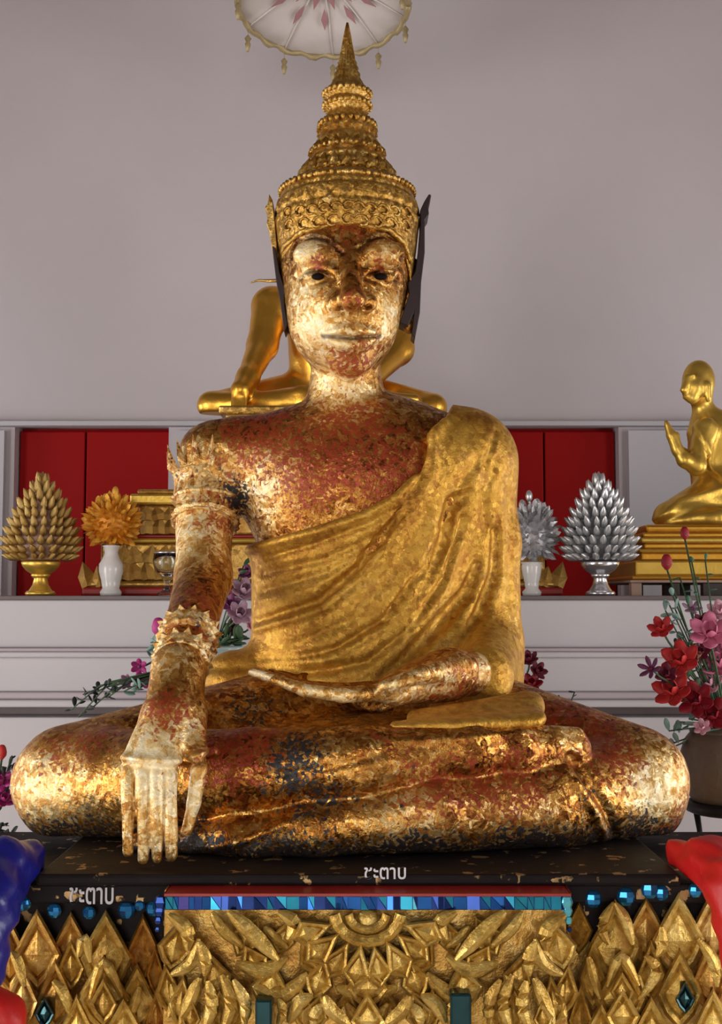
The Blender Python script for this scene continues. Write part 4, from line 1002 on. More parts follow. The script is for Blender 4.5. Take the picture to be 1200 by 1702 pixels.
# ------------------------------------------------------------------ hanging parasol over it
def parasol():
    Y0 = 1.55; c = P(537, 6, Y0); R = S(146, Y0); N = 40
    t = thing('ceremonial_parasol', 'pale cloth ceremonial parasol with gold fringe hanging above the statues', 'parasol', tuple(map(float, c)))
    t.rotation_euler = (math.radians(-9), 0, 0)
    b = bmesh.new(); rings = []
    for r, z in ((.02, .115), (R * .35, .085), (R * .7, .045), (R, 0.0), (R * .985, -.004), (R * .69, .038), (R * .34, .078), (.02, .108)):
        rings.append([b.verts.new((r * math.cos(2 * math.pi * k / N), r * math.sin(2 * math.pi * k / N), z)) for k in range(N)])
    for i in range(7):
        for k in range(N): b.faces.new((rings[i][k], rings[i][(k + 1) % N], rings[i + 1][(k + 1) % N], rings[i + 1][k])).smooth = True
    bmesh.ops.recalc_face_normals(b, faces=b.faces)
    can = obj('canopy', b, M['cloth_white'], t)
    pts = [(R * 1.005 * math.cos(a), R * 1.005 * math.sin(a), -.006 + .006 * math.cos(a * 20)) for a in [2 * math.pi * k / 100 for k in range(101)]]
    obj('rim_garland', tube(pts, [.0095 + .002 * math.sin(k * 1.9) for k in range(101)], 6), M['parasol_gold'], t)
    for k in range(10):
        a = 2 * math.pi * (k + .35) / 10
        obj('rib', tube([(.02 * math.cos(a), .02 * math.sin(a), .100), (R * .69 * math.cos(a), R * .69 * math.sin(a), .032), (R * .98 * math.cos(a), R * .98 * math.sin(a), -.006)], .003, 5), M['cloth_white'], t)
        x, y = R * math.cos(a), R * math.sin(a)
        ts = obj('tassel', tube([(x, y, -.040), (x, y, -.050), (x, y, -.062), (x, y, -.070), (x, y, -.095)], [.004, .011, .006, .010, .004], 7), M['parasol_gold'], t)
        obj('tassel_cord', tube([(x, y, -.005), (x, y, -.041)], .0012, 4), M['parasol_gold'], ts)
    for k in range(10):                                # faded red petal pattern on the underside, sewn-on cloth pieces
        a = 2 * math.pi * k / 10; r0, r1 = .035, R * .42
        def q(r, da): return (r * math.cos(a + da), r * math.sin(a + da), .103 - .105 * r / (R * .98) * 1.02 - .003)
        bb = bmesh.new(); v = [bb.verts.new(q(*e)) for e in ((r0, 0), (r1 * .6, .22), (r1, 0), (r1 * .6, -.22))]
        w2 = [bb.verts.new(x.co - Vector((0, 0, .002))) for x in v]; bb.faces.new(v); bb.faces.new(list(reversed(w2)))
        for i in range(4): bb.faces.new((v[i], w2[i], w2[(i + 1) % 4], v[(i + 1) % 4]))
        bmesh.ops.recalc_face_normals(bb, faces=bb.faces); obj('red_motif', bb, M['parasol_red'], t)
        a = 2 * math.pi * (k + .5) / 10; r0, r1 = R * .40, R * .66
        bb = bmesh.new(); v = [bb.verts.new(q(*e)) for e in ((r0, 0), (r1 * .8, .08), (r1, 0), (r1 * .8, -.08))]
        w2 = [bb.verts.new(x.co - Vector((0, 0, .002))) for x in v]; bb.faces.new(v); bb.faces.new(list(reversed(w2)))
        for i in range(4): bb.faces.new((v[i], w2[i], w2[(i + 1) % 4], v[(i + 1) % 4]))
        bmesh.ops.recalc_face_normals(bb, faces=bb.faces); obj('red_motif', bb, M['parasol_red'], t)
    obj('hub', lathe([(.012, .06), (.022, .075), (.024, .11), (.012, .135)], 12), M['parasol_gold'], t)
    tilt = Matrix.Rotation(math.radians(9), 3, 'X'); top = tilt @ Vector((0, 0, 4.6 - c[2]))
    obj('hanging_rod', tube([(0, 0, .11), tuple(top)], .006, 6), M['parasol_gold'], t)
parasol()

# ------------------------------------------------------------------ offerings standing on the altar
def lathe_px(cx, prof, Y, n=28):
    """profile (r px, y px) at depth Y -> mesh local to the base point"""
    base = P(cx, prof[0][1], Y)
    return lathe([(S(r, Y), z_at(y, Y) - float(base[2])) for r, y in prof], n), base
YO = 1.10
def on_shelf(px, Y=YO):
    c = P(px, 990, Y); return (float(c[0]), Y, ZS + 0.0005)
bud_me = None
def bud_mesh(mat):
    b = lathe([(.10, -.1), (.20, .05), (.26, .3), (.20, .62), (.08, .88), (.01, 1.0)], 7)
    me = bpy.data.meshes.new('bud'); b.to_mesh(me); b.free(); me.materials.append(mat); return me
def bud_cone(px, label, name, mat, inner, group=None):
    g = on_shelf(px); zb = z_at(932, YO); loc = (g[0], YO, zb)
    t = thing(name, label, 'offering', loc)
    prof = [(30, 932), (46, 928), (54, 910), (50, 886), (40, 860), (27, 836), (12, 815), (3, 804)]
    obj('core', lathe([(S(r * .80, YO), z_at(y, YO) - zb) for r, y in prof], 20), inner, t)
    me = bud_mesh(mat); k = 0
    rows = [(928, 50, 20, .10), (918, 56, 22, .28), (905, 57, 23, .42), (891, 54, 22, .55), (877, 49, 20, .68), (862, 42, 18, .80), (847, 34, 15, .92), (833, 25, 11, 1.03), (820, 15, 7, 1.16), (808, 6, 4, 1.32)]
    for i, (y, r, n, el) in enumerate(rows):
        for j in range(n):
            a = 2 * math.pi * (j + .5 * (i % 2)) / n + rnd.uniform(-.05, .05)
            d = Vector((math.cos(a) * math.cos(el), math.sin(a) * math.cos(el), math.sin(el) + .15)).normalized()
            o = obj('bud', me, None, t); R0 = S(r * .84, YO)
            L = S(rnd.uniform(22, 25), YO)
            o.matrix_basis = Matrix.Translation((R0 * math.cos(a), R0 * math.sin(a), z_at(y, YO) - zb)) @ d.to_track_quat('Z', 'Y').to_matrix().to_4x4() @ Matrix.Diagonal((L * 1.0, L * 1.0, L, 1))
    o = obj('bud', me, None, t); L = S(32, YO); o.matrix_basis = Matrix.Translation((0, 0, z_at(812, YO) - zb)) @ Matrix.Diagonal((L, L, L * .9, 1))
    return t
def bowl(px, label, name, mat, group=None):
    g = on_shelf(px)
    t = thing(name, label, 'bowl', g)
    pr = [(21, 990), (22, 985), (18, 980), (13, 972), (11, 962), (14, 955), (24, 948), (30, 941), (32, 935), (30, 933), (24, 938), (10, 946)]
    b = lathe([(S(r, YO), z_at(y, YO) - z_at(990, YO)) for r, y in pr], 30); smooth(b)
    obj('bowl_body', b, mat, t)
    obj('foot_rim', lathe([(S(23, YO), 0), (S(25, YO), .006), (S(22, YO), .012)], 30), mat, t)
    obj('collar', lathe([(S(12, YO), .045), (S(16, YO), .052), (S(12, YO), .058)], 24), mat, t)
bowl(67, 'gold footed bowl on the altar under the gold bud cone', 'gold_bowl', M['gloss_pale'])
bud_cone(67, 'gold cone of pointed lotus buds on gold bowl, far left of the altar', 'gold_bud_cone', M['gold_bud'], M['wood'])
bowl(998, 'silver footed bowl on the altar under the silver bud cone', 'silver_bowl', M['silver_bowl'])
M['silver_core'] = flat_mat('dark_grey_core', (0.16, 0.16, 0.17), 0.6, 0.2, 0.2)
bud_cone(998, 'silver cone of pointed lotus buds on silver bowl, right side of altar', 'silver_bud_cone', M['silver'], M['silver_core'])
def vase(px, Y, prof, name, label, mat):
    t = thing(name, label, 'vase', on_shelf(px, Y))
    z0 = z_at(990, Y)
    b = lathe([(S(r, Y), z_at(y, Y) - z0) for r, y in prof], 28); smooth(b); obj('vase_body', b, mat, t)
    obj('rim', lathe([(S(prof[-1][0] * .9, Y), z_at(prof[-1][1] + 2, Y) - z0), (S(prof[-1][0] * 1.18, Y), z_at(prof[-1][1], Y) - z0), (S(prof[-1][0] * .9, Y), z_at(prof[-1][1] - 2, Y) - z0)], 28), mat, t)
vase(184, YO, [(17, 990), (18, 984), (14, 978), (16, 965), (20, 950), (20, 938), (14, 928), (11, 920), (13, 908)], 'white_vase', 'small white porcelain vase under the orange bouquet on the altar', M['porcelain'])
vase(884, YO, [(15, 990), (16, 984), (11, 978), (12, 968), (15, 955), (17, 942), (16, 936)], 'white_vase', 'small white porcelain vase under the grey foil bouquet on the altar', M['porcelain'])
def spiky(px, cy, rx, rz, name, label, mats, n, L, spikes):
    zb = z_at(cy, YO); c = P(px, cy, YO)
    t = thing(name, label, 'bouquet', (float(c[0]), YO, zb))
    obj('core', ball(1, 12, 8, (0, 0, 0), (S(rx * .7, YO), S(rx * .7, YO), S(rz * .75, YO))), mats[0], t)
    bm_ = bmesh.new(); v = [bm_.verts.new(e) for e in ((0, 0, -.1), (.26, .03, .35), (0, -.10, .45), (-.26, .03, .35), (.2, .05, .75), (-.2, .05, .75), (0, 0, 1), (0, .12, .5))]
    for fc in ((0, 1, 2), (0, 2, 3), (1, 4, 2), (2, 5, 3), (2, 4, 6), (2, 6, 5), (0, 7, 1), (0, 3, 7), (1, 7, 4), (3, 5, 7), (4, 7, 6), (5, 6, 7)): bm_.faces.new([v[i] for i in fc])
    mes = []
    for m in mats:
        me = bpy.data.meshes.new('foil_leaf'); bm_.to_mesh(me); me.materials.append(m); mes.append(me)
    bm_.free(); ga = math.pi * (3 - 5 ** .5)
    for i in range(n):
        zz = 1 - 2 * (i + .5) / n; zz = max(zz, -.75); r = math.sqrt(1 - zz * zz); a = i * ga
        d = Vector((r * math.cos(a), r * math.sin(a), zz + .25 + rnd.uniform(-.15, .15))).normalized()
        o = obj('foil_leaf', mes[rnd.randrange(len(mes))], None, t); l = S(L * rnd.uniform(.75, 1.15), YO)
        o.matrix_basis = Matrix.Translation((S(rx * .68, YO) * r * math.cos(a), S(rx * .68, YO) * r * math.sin(a), S(rz * .72, YO) * zz)) @ d.to_track_quat('Z', 'Y').to_matrix().to_4x4() @ Matrix.Rotation(rnd.uniform(0, 6.28), 4, 'Z') @ Matrix.Scale(l, 4)
    for sx, sy in spikes:
        p0 = Vector((0, 0, 0)); p1 = V(P(sx, sy, YO) - c)
        st = obj('spike', tube([p0, p1 * .8, p1], [.004, .004, .002], 5), mats[-1], t)
        obj('spike_bud', ball(1, 8, 6, tuple(p1 * .96), (S(6, YO), S(6, YO), S(10, YO))), mats[-1], st)
    obj('stem_bunch', tube([(0, 0, 0), (0, 0, -S(rz * 1.0, YO))], S(6, YO), 8), mats[0], t)
spiky(187, 868, 46, 46, 'orange_bouquet', 'round orange gold foil bouquet in a white vase on the altar', [M['orange'], M['orange_lite']], 150, 20, [(192, 816), (163, 832), (175, 828), (196, 832)])
spiky(887, 888, 38, 54, 'grey_bouquet', 'grey silver foil bouquet in a white vase, left of silver bud cone', [M['silver_dark'], M['silver']], 130, 22, [(879, 822), (867, 838), (893, 836), (905, 850)])
g = thing('glass_bowl', 'clear stemmed glass bowl on the altar beside the large arm', 'bowl', on_shelf(277, 1.06))
pr = [(14, 990), (15, 986), (5, 980), (4, 968), (10, 960), (20, 950), (24, 935), (22, 920), (20, 920), (21, 934), (17, 947), (7, 956)]
b = lathe([(S(r, 1.06), z_at(y, 1.06) - z_at(990, 1.06)) for r, y in pr], 24); smooth(b); obj('glass_body', b, M['glass'], g)
obj('rim', lathe([(S(20, 1.06), z_at(921, 1.06) - z_at(990, 1.06)), (S(23.5, 1.06), z_at(919, 1.06) - z_at(990, 1.06)), (S(20, 1.06), z_at(917, 1.06) - z_at(990, 1.06))], 24), M['silver_bowl'], g)

# ------------------------------------------------------------------ praying disciple figure at the right end
def disciple():
    def f(p):
        d = ell(p, 1161, 634, 1.42, 27, .047, 36)
        d = smin(d, ell(p, 1153, 646, 1.40, 20, .040, 24), .012)
        d = smin(d, sd_chain(p, [(1142, 632, 1.372, 5), (1136, 648, 1.368, 6)]), .014)
        d = smin(d, sd_chain(p, [(1141, 660, 1.380, 6), (1150, 663, 1.380, 9)]), .016)
        d = smin(d, sd_chain(p, [(1140, 626, 1.374, 4), (1152, 624, 1.366, 4)]), .010)
        d = smin(d, sd_chain(p, [(1176, 640, 1.372, 6), (1177, 664, 1.375, 5)]), .006)
        d = smin(d, sd_chain(p, [(1166, 665, 1.43, 17), (1172, 700, 1.44, 20)]), .02)
        d = smin(d, sd_chain(p, [(1188, 724, 1.44, 45), (1194, 800, 1.46, 45)], 0, 1.2), .025)
        d = smin(d, sd_chain(p, [(1172, 712, 1.37, 20), (1158, 775, 1.34, 15), (1138, 765, 1.33, 12), (1126, 748, 1.33, 9)], .012), .015)
        d = smin(d, sd_chain(p, [(1172, 712, 1.50, 20), (1156, 770, 1.45, 15), (1126, 748, 1.36, 9)], .012), .015)
        for k, y in ((0, 1.330), (1, 1.350)):
            d = smin(d, sd_chain(p, [(1126, 748, y, 10), (1116, 724, y, 8.5), (1107, 702, y, 4)], .004), .008)
        d = smin(d, sd_chain(p, [(1124, 742, 1.326, 6), (1126, 722, 1.326, 4)]), .008)
        d = smin(d, sd_chain(p, [(1200, 822, 1.42, 42), (1112, 858, 1.37, 24)]), .03)
        d = smin(d, sd_chain(p, [(1210, 822, 1.55, 42), (1140, 858, 1.56, 24)]), .03)
        d = smin(d, sd_chain(p, [(1110, 860, 1.37, 22), (1190, 862, 1.33, 20), (1262, 862, 1.38, 17)], .015), .015)
        d = smin(d, ell(p, 1215, 850, 1.47, 75, .13, 30), .03)
        return d
    base = P(1195, 878, 1.43)
    t = thing('praying_disciple', 'gold kneeling monk figure with palms joined, on a pedestal at right', 'statue', tuple(map(float, base)))
    lo = P(1080, 890, 1.2); hi = P(1290, 590, 1.7)
    v, F = mesh_sdf('body', f, (lo[0] - .02, 1.24, float(base[2]) - .03), (hi[0], 1.72, hi[2] + .05), .0055)
    v[:, 2] = np.maximum(v[:, 2], base[2])
    n = vnormals(v, F)
    lines = [([(1148, 705), (1170, 760), (1196, 800)], 1.36, -.006, .008), ([(1150, 700), (1176, 758), (1204, 800)], 1.36, .005, .008), ([(1096, 862), (1130, 832), (1200, 812)], 1.34, .007, .010), ([(1100, 868), (1150, 848), (1220, 838)], 1.34, -.006, .010), ([(1190, 710), (1186, 760), (1188, 800)], 1.36, .004, .008)]
    v = displace(v, n, lines, 1.5)
    obj('body', np_mesh('body', v - base, F), M['gloss_pale'], t)
    q = thing('disciple_pedestal', 'gold stepped pedestal under the praying figure at right edge', 'pedestal', (float(P(1205, 965, 1.22)[0]), 1.45, z_at(964, 1.22)))
    zb = z_at(964, 1.22)
    for nm, hw, y0, ya, yb, m in (('base_moulding', 156, 1.205, 964, 957, 'gloss'), ('lotus_tier', 150, 1.21, 957, 932, 'gloss_pale'), ('waist', 136, 1.235, 932, 918, 'gloss'), ('waist', 140, 1.228, 918, 912, 'gloss_pale'), ('upper_tier', 130, 1.24, 912, 902, 'gloss'), ('upper_tier', 136, 1.23, 902, 893, 'gloss_pale'), ('top_slab', 132, 1.24, 893, 884, 'gloss')):
        h = S(hw, 1.22); obj(nm, box(-h, h, y0 - 1.45, 1.68 - 1.45, z_at(ya, 1.22) - zb, z_at(yb, 1.22) - zb, .005), M[m], q)
    h = S(126, 1.22); obj('cushion', box(-h, h, 1.245 - 1.45, 1.66 - 1.45, z_at(884, 1.22) - zb, float(base[2]) - zb - .0005, .008), M['gloss'], q)
    s = thing('low_stand', 'low wooden stand with dark legs under the praying figure pedestal', 'stand', (q.location.x, 1.45, ZS + .0005))
    zt = zb - s.location.z - .0005; h = S(160, 1.22)
    obj('stand_top', box(-h, h, -.25, .22, zt - .007, zt, .002), M['wood'], s)
    for x, w_, m in ((-h + .02, .014, 'wood'), (-h + .125, .010, 'darkwood'), (-.02, .04, 'darkwood'), (h - .12, .010, 'darkwood'), (h - .02, .014, 'wood')):
        obj('leg', box(x - w_, x + w_, -.235, -.205, 0, zt - .007, .002), M[m], s); obj('leg', box(x - w_, x + w_, .18, .21, 0, zt - .007, .002), M[m], s)
disciple()

# ------------------------------------------------------------------ flowers beside the statue
def petal_mesh(name, mat, wid, curl):
    b = bmesh.new(); rows = []
    for i, (u, wv) in enumerate(((0, .14), (.3, .75), (.62, 1.0), (.86, .7), (1.0, .08))):
        zc = curl * (u * u * 1.2 - u * .5)
        rows.append([b.verts.new((u, wid * wv * s, zc + .10 * wv * abs(s))) for s in (-1, 0, 1)])
    for i in range(4):
        for k in (0, 1): b.faces.new((rows[i][k], rows[i + 1][k], rows[i + 1][k + 1], rows[i][k + 1])).smooth = True
    r = bmesh.ops.extrude_face_region(b, geom=b.faces[:])
    for v in [g for g in r['geom'] if isinstance(g, bmesh.types.BMVert)]: v.co.z -= .035
    bmesh.ops.recalc_face_normals(b, faces=b.faces)
    me = bpy.data.meshes.new(name); b.to_mesh(me); b.free(); me.materials.append(mat); return me
PM = {}
def get_petal(nm, mat, wid, curl):
    k = (nm, mat, wid, curl)
    if k not in PM: PM[k] = petal_mesh(nm, M[mat], wid, curl)
    return PM[k]
ctr = {}
def flower(px, py, Y, r, mat, cmat, label, mouth, name='flower', n=6, wid=.32, curl=.5, layers=2, group=None):
    c = V(P(px, py, Y)); t = thing(name, label, 'flower', tuple(c), 0, group)
    face = (Vector((0, -DIST, CZ)) - c).normalized() + Vector((rnd.uniform(-.45, .45), 0, rnd.uniform(-.1, .5)))
    out = c - mouth; face = (face + out.normalized() * .5).normalized()
    rot = face.to_track_quat('Z', 'Y').to_matrix().to_4x4() @ Matrix.Rotation(rnd.uniform(0, 6), 4, 'Z'); L = S(r, Y)
    for ly in range(layers):
        me = get_petal('petal', mat, wid, curl + ly * .5)
        for k in range(n - ly):
            o = obj('petal', me, None, t)
            o.matrix_basis = rot @ Matrix.Rotation(2 * math.pi * (k + .5 * ly) / (n - ly), 4, 'Z') @ Matrix.Rotation(-.12 - .5 * ly, 4, 'Y') @ Matrix.Scale(L * (1 - .28 * ly), 4)
    if cmat not in ctr: ctr[cmat] = bpy.data.meshes.new('flower_centre'); bb = ball(1, 8, 5); bb.to_mesh(ctr[cmat]); bb.free(); ctr[cmat].materials.append(M[cmat])
    o = obj('flower_centre', ctr[cmat], None, t); o.matrix_basis = rot @ Matrix.Translation((0, 0, L * .08)) @ Matrix.Diagonal((L * .2, L * .2, L * .14, 1))
    a = -face * L * .15; e = mouth - c; m = e * .45 + Vector((0, 0, .02)) - face * .03
    obj('stem', tube([a, a * .5 - face * .01 + e * .08, m, e], .0022, 5), M['stem'], t)
    return t
def rosebud(px, py, Y, r, mat, label, mouth, group=None):
    c = V(P(px, py, Y)); t = thing('rosebud', label, 'flower', tuple(c), 0, group); L = S(r, Y)
    obj('bud', lathe([(.25 * L, -1.2 * L), (.75 * L, -.6 * L), (.85 * L, 0), (.7 * L, .7 * L), (.45 * L, 1.1 * L), (.15 * L, 1.2 * L)], 10), M[mat], t)
    for k in range(4):
        o = obj('sepal', get_petal('leaf', 'leafgreen', .3, .2), None, t)
        o.matrix_basis = Matrix.Translation((0, 0, -1.1 * L)) @ Matrix.Rotation(k * 1.571, 4, 'Z') @ Matrix.Rotation(-.6, 4, 'Y') @ Matrix.Scale(L * 1.1, 4)
    e = mouth - c; obj('stem', tube([(0, 0, -1.1 * L), e * .4 + Vector((0, 0, -.02)), e], .002, 5), M['stem'], t)
def greenery(pts, Y, mat, label, mouth, L=22, name='leaf_spray', per=5):
    c0 = V(P(pts[0][0], pts[0][1], Y)); t = thing(name, label, 'leaves', tuple(mouth))
    me = get_petal('leaf', mat, .26, .3)
    for (px, py) in pts:
        c = V(P(px, py, Y)); e = c - mouth
        mid = Vector((e.x * .8, e.y * .8, e.z * .25 - .03)) if name == 'twig_spray' else e * .5 + Vector((0, .01, .015))
        st = obj('stem', tube([(0, 0, 0), mid, e], .0016, 5), M['stem'], t)
        for k in range(per):
            o = obj('leaf', me, None, st); l = S(L, Y) * rnd.uniform(.7, 1.2)
            dr = Euler((rnd.uniform(-.7, .7), rnd.uniform(-1.2, .6), rnd.uniform(0, 6.28))).to_matrix().to_4x4()
            o.matrix_basis = Matrix.Translation(e + (mid - e) * (.13 * k) if name == 'twig_spray' else e * (1 - .14 * k * .6)) @ dr @ Matrix.Scale(l, 4)
def stand(px, py, Y, rpx, label):
    c = V(P(px, py, Y)); t = thing('flower_stand', label, 'stand', (c.x, Y, 0.0)); R0 = S(rpx, Y); zt = c.z
    circ = lambda r, z: [(r * math.cos(2 * math.pi * k / 24), r * math.sin(2 * math.pi * k / 24), z) for k in range(25)]
    obj('ring', tube(circ(R0, zt - .012), .012, 8), M['wire'], t); obj('ring', tube(circ(R0 * .95, .35), .005, 6), M['wire'], t)
    obj('plate', lathe([(R0 * .98, zt - .016), (R0 * .98, zt - .006)], 24), M['wire'], t)
    for k in range(6):
        a = 2 * math.pi * (k + .3) / 6
        obj('leg', tube([(R0 * math.cos(a), R0 * math.sin(a), zt - .012), (R0 * .72 * math.cos(a), R0 * .72 * math.sin(a), zt - .14), (R0 * .95 * math.cos(a), R0 * .95 * math.sin(a), .35), (R0 * 1.3 * math.cos(a), R0 * 1.3 * math.sin(a), .004)], .0055, 6), M['wire'], t)
    return zt - .0055
def floor_vase(px, Y, prof, name, label, mat, zt, bands=True):
    c = P(px, prof[0][1], Y); t = thing(name, label, 'vase', (float(c[0]), Y, zt + .0005))
    z0 = z_at(prof[0][1], Y)
    b = lathe([(S(r, Y), z_at(y, Y) - z0) for r, y in prof], 32, 1, None, (lambda r, z, a: r * (1 + .012 * math.cos(16 * a))) if bands else None); smooth(b); obj('vase_body', b, mat, t)
    obj('rim', lathe([(S(prof[-1][0] * .93, Y), z_at(prof[-1][1] + 4, Y) - z0), (S(prof[-1][0] * 1.07, Y), z_at(prof[-1][1], Y) - z0), (S(prof[-1][0] * .93, Y), z_at(prof[-1][1] - 4, Y) - z0)], 32), mat, t)
    return V(P(px, prof[-1][1] + 25, Y))
# right hand bouquet in the brown vase
Yr = 0.38
zt = stand(1212, 1330, Yr, 62, 'black wire flower stand under the brown vase at right edge')
mo = floor_vase(1212, Yr, [(58, 1325), (66, 1310), (76, 1280), (78, 1250), (70, 1222), (58, 1206)], 'brown_vase', 'round brown ribbed vase of flowers behind the right knee', M['brown_clay'], zt)
for px, py, r, m, cm, lab, kw in (
    (1100, 1047, 24, 'scarlet', 'maroon', 'small red flower with dark centre, at left tip of right bouquet', {}),
    (1133, 1100, 36, 'scarlet', 'crimson', 'bright red flower in right bouquet, above the lowest red one', {}),
    (1150, 1092, 20, 'cream', 'cream', 'small cream orange flower beside the bright red one, right bouquet', {}),
    (1120, 1150, 36, 'scarlet', 'crimson', 'lowest red flower of right bouquet, over the statue knee', {}),
    (1158, 1165, 34, 'crimson', 'maroon', 'deep crimson flower low in the middle of right bouquet', {}),
    (1180, 1055, 38, 'pink', 'crimson', 'upper large pink flower at the right edge of right bouquet', {}),
    (1196, 1108, 34, 'pink', 'pale_pink', 'middle pink flower at the right edge of right bouquet', {}),
    (1180, 1138, 26, 'pale_pink', 'plum', 'pale pink flower with purple centre in right bouquet', {}),
    (1082, 1112, 22, 'plum', 'maroon', 'plum coloured flower standing out left of right bouquet', dict(wid=.2, layers=1)),
    (1150, 1012, 18, 'mauve', 'plum', 'small mauve flower at the top of right bouquet', dict(wid=.24, layers=1)),
    (1168, 1036, 18, 'maroon', 'plum', 'dark maroon flower between mauve and pink ones, right bouquet', {}),
    (1108, 1122, 20, 'maroon', 'maroon', 'dark maroon flower beside the plum one, right bouquet', {}),
    (1165, 1085, 18, 'maroon', 'maroon', 'dark maroon flower left of the pink ones, right bouquet', {}),
    (1185, 1190, 32, 'crimson', 'maroon', 'crimson flower hanging over the brown vase rim', {}),
    (1195, 1018, 22, 'pale_pink', 'pink', 'pale pink flower at the top right corner of right bouquet', {}),
    (1212, 1085, 34, 'pink', 'crimson', 'pink flower cut by the picture edge, right bouquet', {}),
    (1168, 1210, 16, 'pale_pink', 'pink', 'small pale pink flower drooping in front of the brown vase', {})):
    flower(px, py, Yr + rnd.uniform(-.09, .02), r, m, cm, lab, mo, **kw)
rosebud(1108, 934, Yr, 11, 'crimson', 'lower red rosebud on long stem before the praying figure', mo)
rosebud(1138, 886, Yr, 9, 'crimson', 'higher red rosebud on long stem before the praying figure', mo)
greenery([(1110, 1000), (1118, 990), (1106, 1015), (1122, 1012)], Yr, 'leafteal', 'grey green leaves at the top left of right bouquet', mo, 20)
greenery([(1135, 1060), (1125, 1075), (1155, 1055), (1140, 1130), (1170, 1160), (1110, 1085)], Yr, 'stem', 'dark green leaves in the heart of right bouquet', mo, 26)
greenery([(1150, 935), (1172, 930), (1130, 960)], Yr, 'leafgreen', 'thin green stalks rising above right bouquet', mo, 16, per=3)
greenery([(1130, 1200), (1112, 1215), (1120, 1235), (1100, 1250), (1145, 1195)], Yr, 'leafteal', 'teal leaves drooping beside the brown vase', mo, 22, per=3)
# left hand bouquet behind the arm
Yl = 0.42
zt = stand(352, 1190, Yl, 48, 'black wire flower stand behind the large statue arm')
mo = floor_vase(352, Yl, [(36, 1185), (44, 1165), (56, 1125), (62, 1095), (58, 1076), (52, 1068)], 'teal_vase', 'pale teal glazed vase of flowers behind the statue arm', M['teal_glass'], zt, False)
for px, py, r, m, cm, lab, kw in (
    (405, 985, 26, 'mauve', 'plum', 'mauve flower showing highest between arm and robe', {}), (398, 1022, 24, 'mauve', 'plum', 'mauve flower below the highest one between arm and robe', {}),
    (412, 955, 18, 'plum', 'maroon', 'plum flower between arm and robe, above the mauve ones', {}), (418, 1042, 18, 'pale_pink', 'plum', 'pale flower tucked against the robe edge', {}),
    (384, 1005, 18, 'plum', 'plum', 'plum flower half behind the forearm', {}), (385, 1045, 16, 'maroon', 'plum', 'dark flower above the teal vase', {}),
    (231, 1108, 15, 'magenta', 'plum', 'upper magenta flower left of the wrist', dict(layers=1)), (238, 1130, 17, 'magenta', 'pink', 'lower magenta flower left of the wrist', {}),
    (212, 1133, 14, 'plum', 'maroon', 'small plum flower at the left of the magenta ones', dict(layers=1))):
    flower(px, py, Yl + rnd.uniform(-.05, .05), r, m, cm, lab, mo, **kw)
rosebud(263, 1042, Yl, 13, 'magenta', 'round magenta bud beside the bracelets of the statue', mo)
greenery([(250, 1068), (243, 1082), (255, 1095), (205, 1150), (222, 1150)], Yl, 'leafteal', 'grey green leaves left of the statue wrist', mo, 18, per=4)
greenery([(375, 1060), (395, 1062), (410, 1058), (380, 1070), (405, 940)], Yl, 'stem', 'dark green leaves over the teal vase rim', mo, 24)
greenery([(118, 1180), (140, 1155), (160, 1150), (178, 1160), (130, 1192), (155, 1175), (185, 1150)], Yl, 'leafdark', 'dark leafy twigs behind the left thigh', mo, 15, name='twig_spray', per=6)
# far left, mostly outside the frame
Yf = 0.05
zt = stand(-22, 1452, Yf, 34, 'black wire flower stand at the left picture edge')
mo = floor_vase(-22, Yf, [(26, 1448), (34, 1435), (46, 1412), (44, 1395), (34, 1382)], 'pale_vase', 'pale teal vase at the left picture edge', M['teal_glass'], zt, False)
for px, py, r, m, cm, lab in ((2, 1300, 22, 'magenta', 'pink', 'magenta flower at the left picture edge, upper'), (6, 1330, 20, 'magenta', 'plum', 'magenta flower at the left picture edge, lower'), (-12, 1318, 22, 'plum', 'plum', 'plum flower at the left picture edge behind magenta ones'), (-20, 1350, 24, 'pink', 'plum', 'pink flower low at the left picture edge')):
    flower(px, py, Yf, r, m, cm, lab, mo)
rosebud(3, 1250, Yf, 10, 'scarlet', 'orange red bud at the left picture edge', mo)
greenery([(18, 1262), (10, 1275), (22, 1285), (8, 1370), (20, 1385), (-5, 1378)], Yf, 'leafdark', 'dark leaves at the left picture edge', mo, 16, per=4)
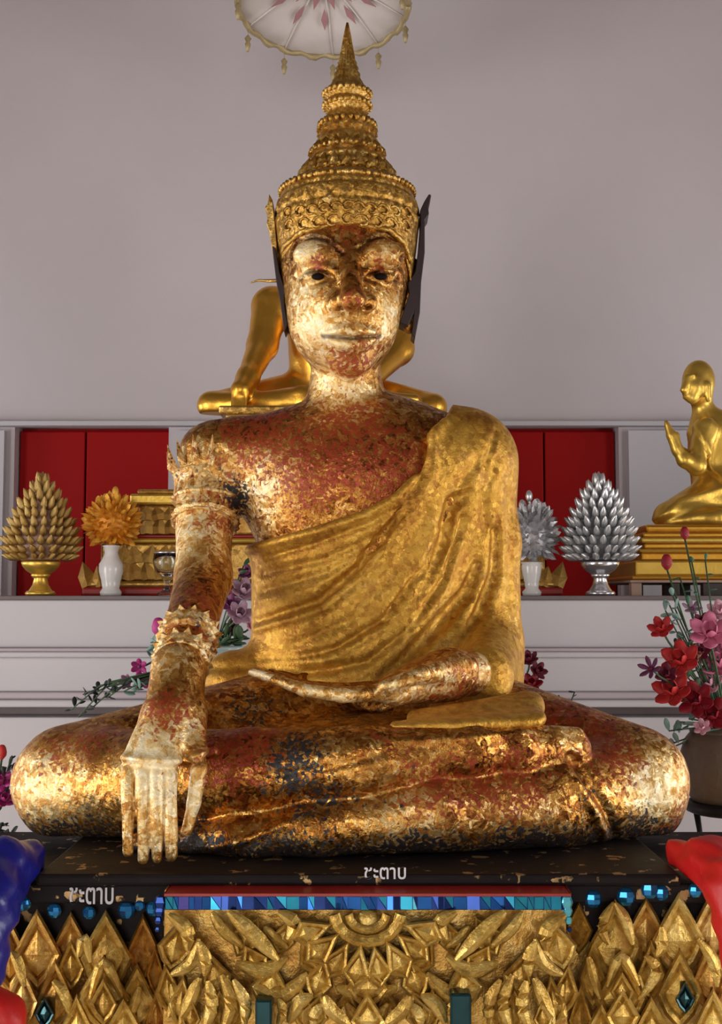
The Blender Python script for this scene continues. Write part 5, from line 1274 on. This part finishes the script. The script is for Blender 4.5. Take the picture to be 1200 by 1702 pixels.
# small dark red bunch behind the left elbow of the statue (right in the picture)
Ye = 0.45
zt = stand(842, 1250, Ye, 34, 'black wire flower stand hidden behind the robe')
mo = floor_vase(842, Ye, [(26, 1246), (34, 1230), (38, 1205), (30, 1180), (26, 1172)], 'small_brown_vase', 'small brown vase behind the statue elbow', M['brown_clay'], zt, False)
for px, py, r, m, cm, lab in ((880, 1098, 18, 'maroon', 'plum', 'upper dark red flower behind the robed elbow'), (892, 1116, 18, 'maroon', 'crimson', 'middle dark red flower behind the robed elbow'), (884, 1138, 20, 'crimson', 'maroon', 'lowest dark red flower behind the robed elbow')):
    flower(px, py, Ye, r, m, cm, lab, mo)
greenery([(955, 1150), (930, 1165)], Ye, 'leafdark', 'tiny dark twig over the right thigh', mo, 10, name='twig_spray', per=3)

# ------------------------------------------------------------------ cloth rolls on the corners of the pedestal
def cloth(name, label, chain, mat, seed):
    def f(p):
        d = sd_chain(p, chain, 0.03)
        q = np.abs(p - np.array([0.005, -0.15, 0.5])) - np.array([0.568, 0.315, 0.597])
        bx = np.linalg.norm(np.maximum(q, 0), axis=1) + np.minimum(q.max(1), 0)
        d = smax(d, -bx + .001, 0.01)
        return d + .0035 * np.sin(p[:, 2] * 150 + p[:, 0] * 90 + seed) * np.sin(p[:, 0] * 60 + p[:, 1] * 80)
    pts = np.array([P(a[0], a[1], a[2]) for a in chain]); rm = max(S(a[3], a[2]) for a in chain) + .015
    base = np.array([pts[:, 0].mean(), pts[:, 1].mean(), pts[:, 2].min() - rm])
    v, F = mesh_sdf(name, f, pts.min(0) - rm, pts.max(0) + rm, .006)
    o = obj(name, np_mesh(name, v - base, F), mat, loc=V(base)); o['label'] = label; o['category'] = 'cloth'
cloth('blue_cloth_roll', 'glossy royal blue satin roll over the left pedestal corner', [(42, 1432, -.42, 34), (6, 1446, -.47, 42), (-22, 1500, -.535, 44), (-26, 1620, -.555, 34)], M['blue_cloth'], 0)
cloth('red_cloth_roll', 'bright red satin roll over the right pedestal corner', [(1128, 1420, -.40, 24), (1185, 1436, -.46, 36), (1228, 1480, -.53, 44), (1240, 1600, -.56, 40)], M['red_cloth'], 2)
cloth('red_cloth_tail', 'end of red satin cloth at the bottom left picture corner', [(-30, 1660, -.57, 30), (2, 1690, -.58, 30), (0, 1760, -.58, 26)], M['red_cloth'], 4)
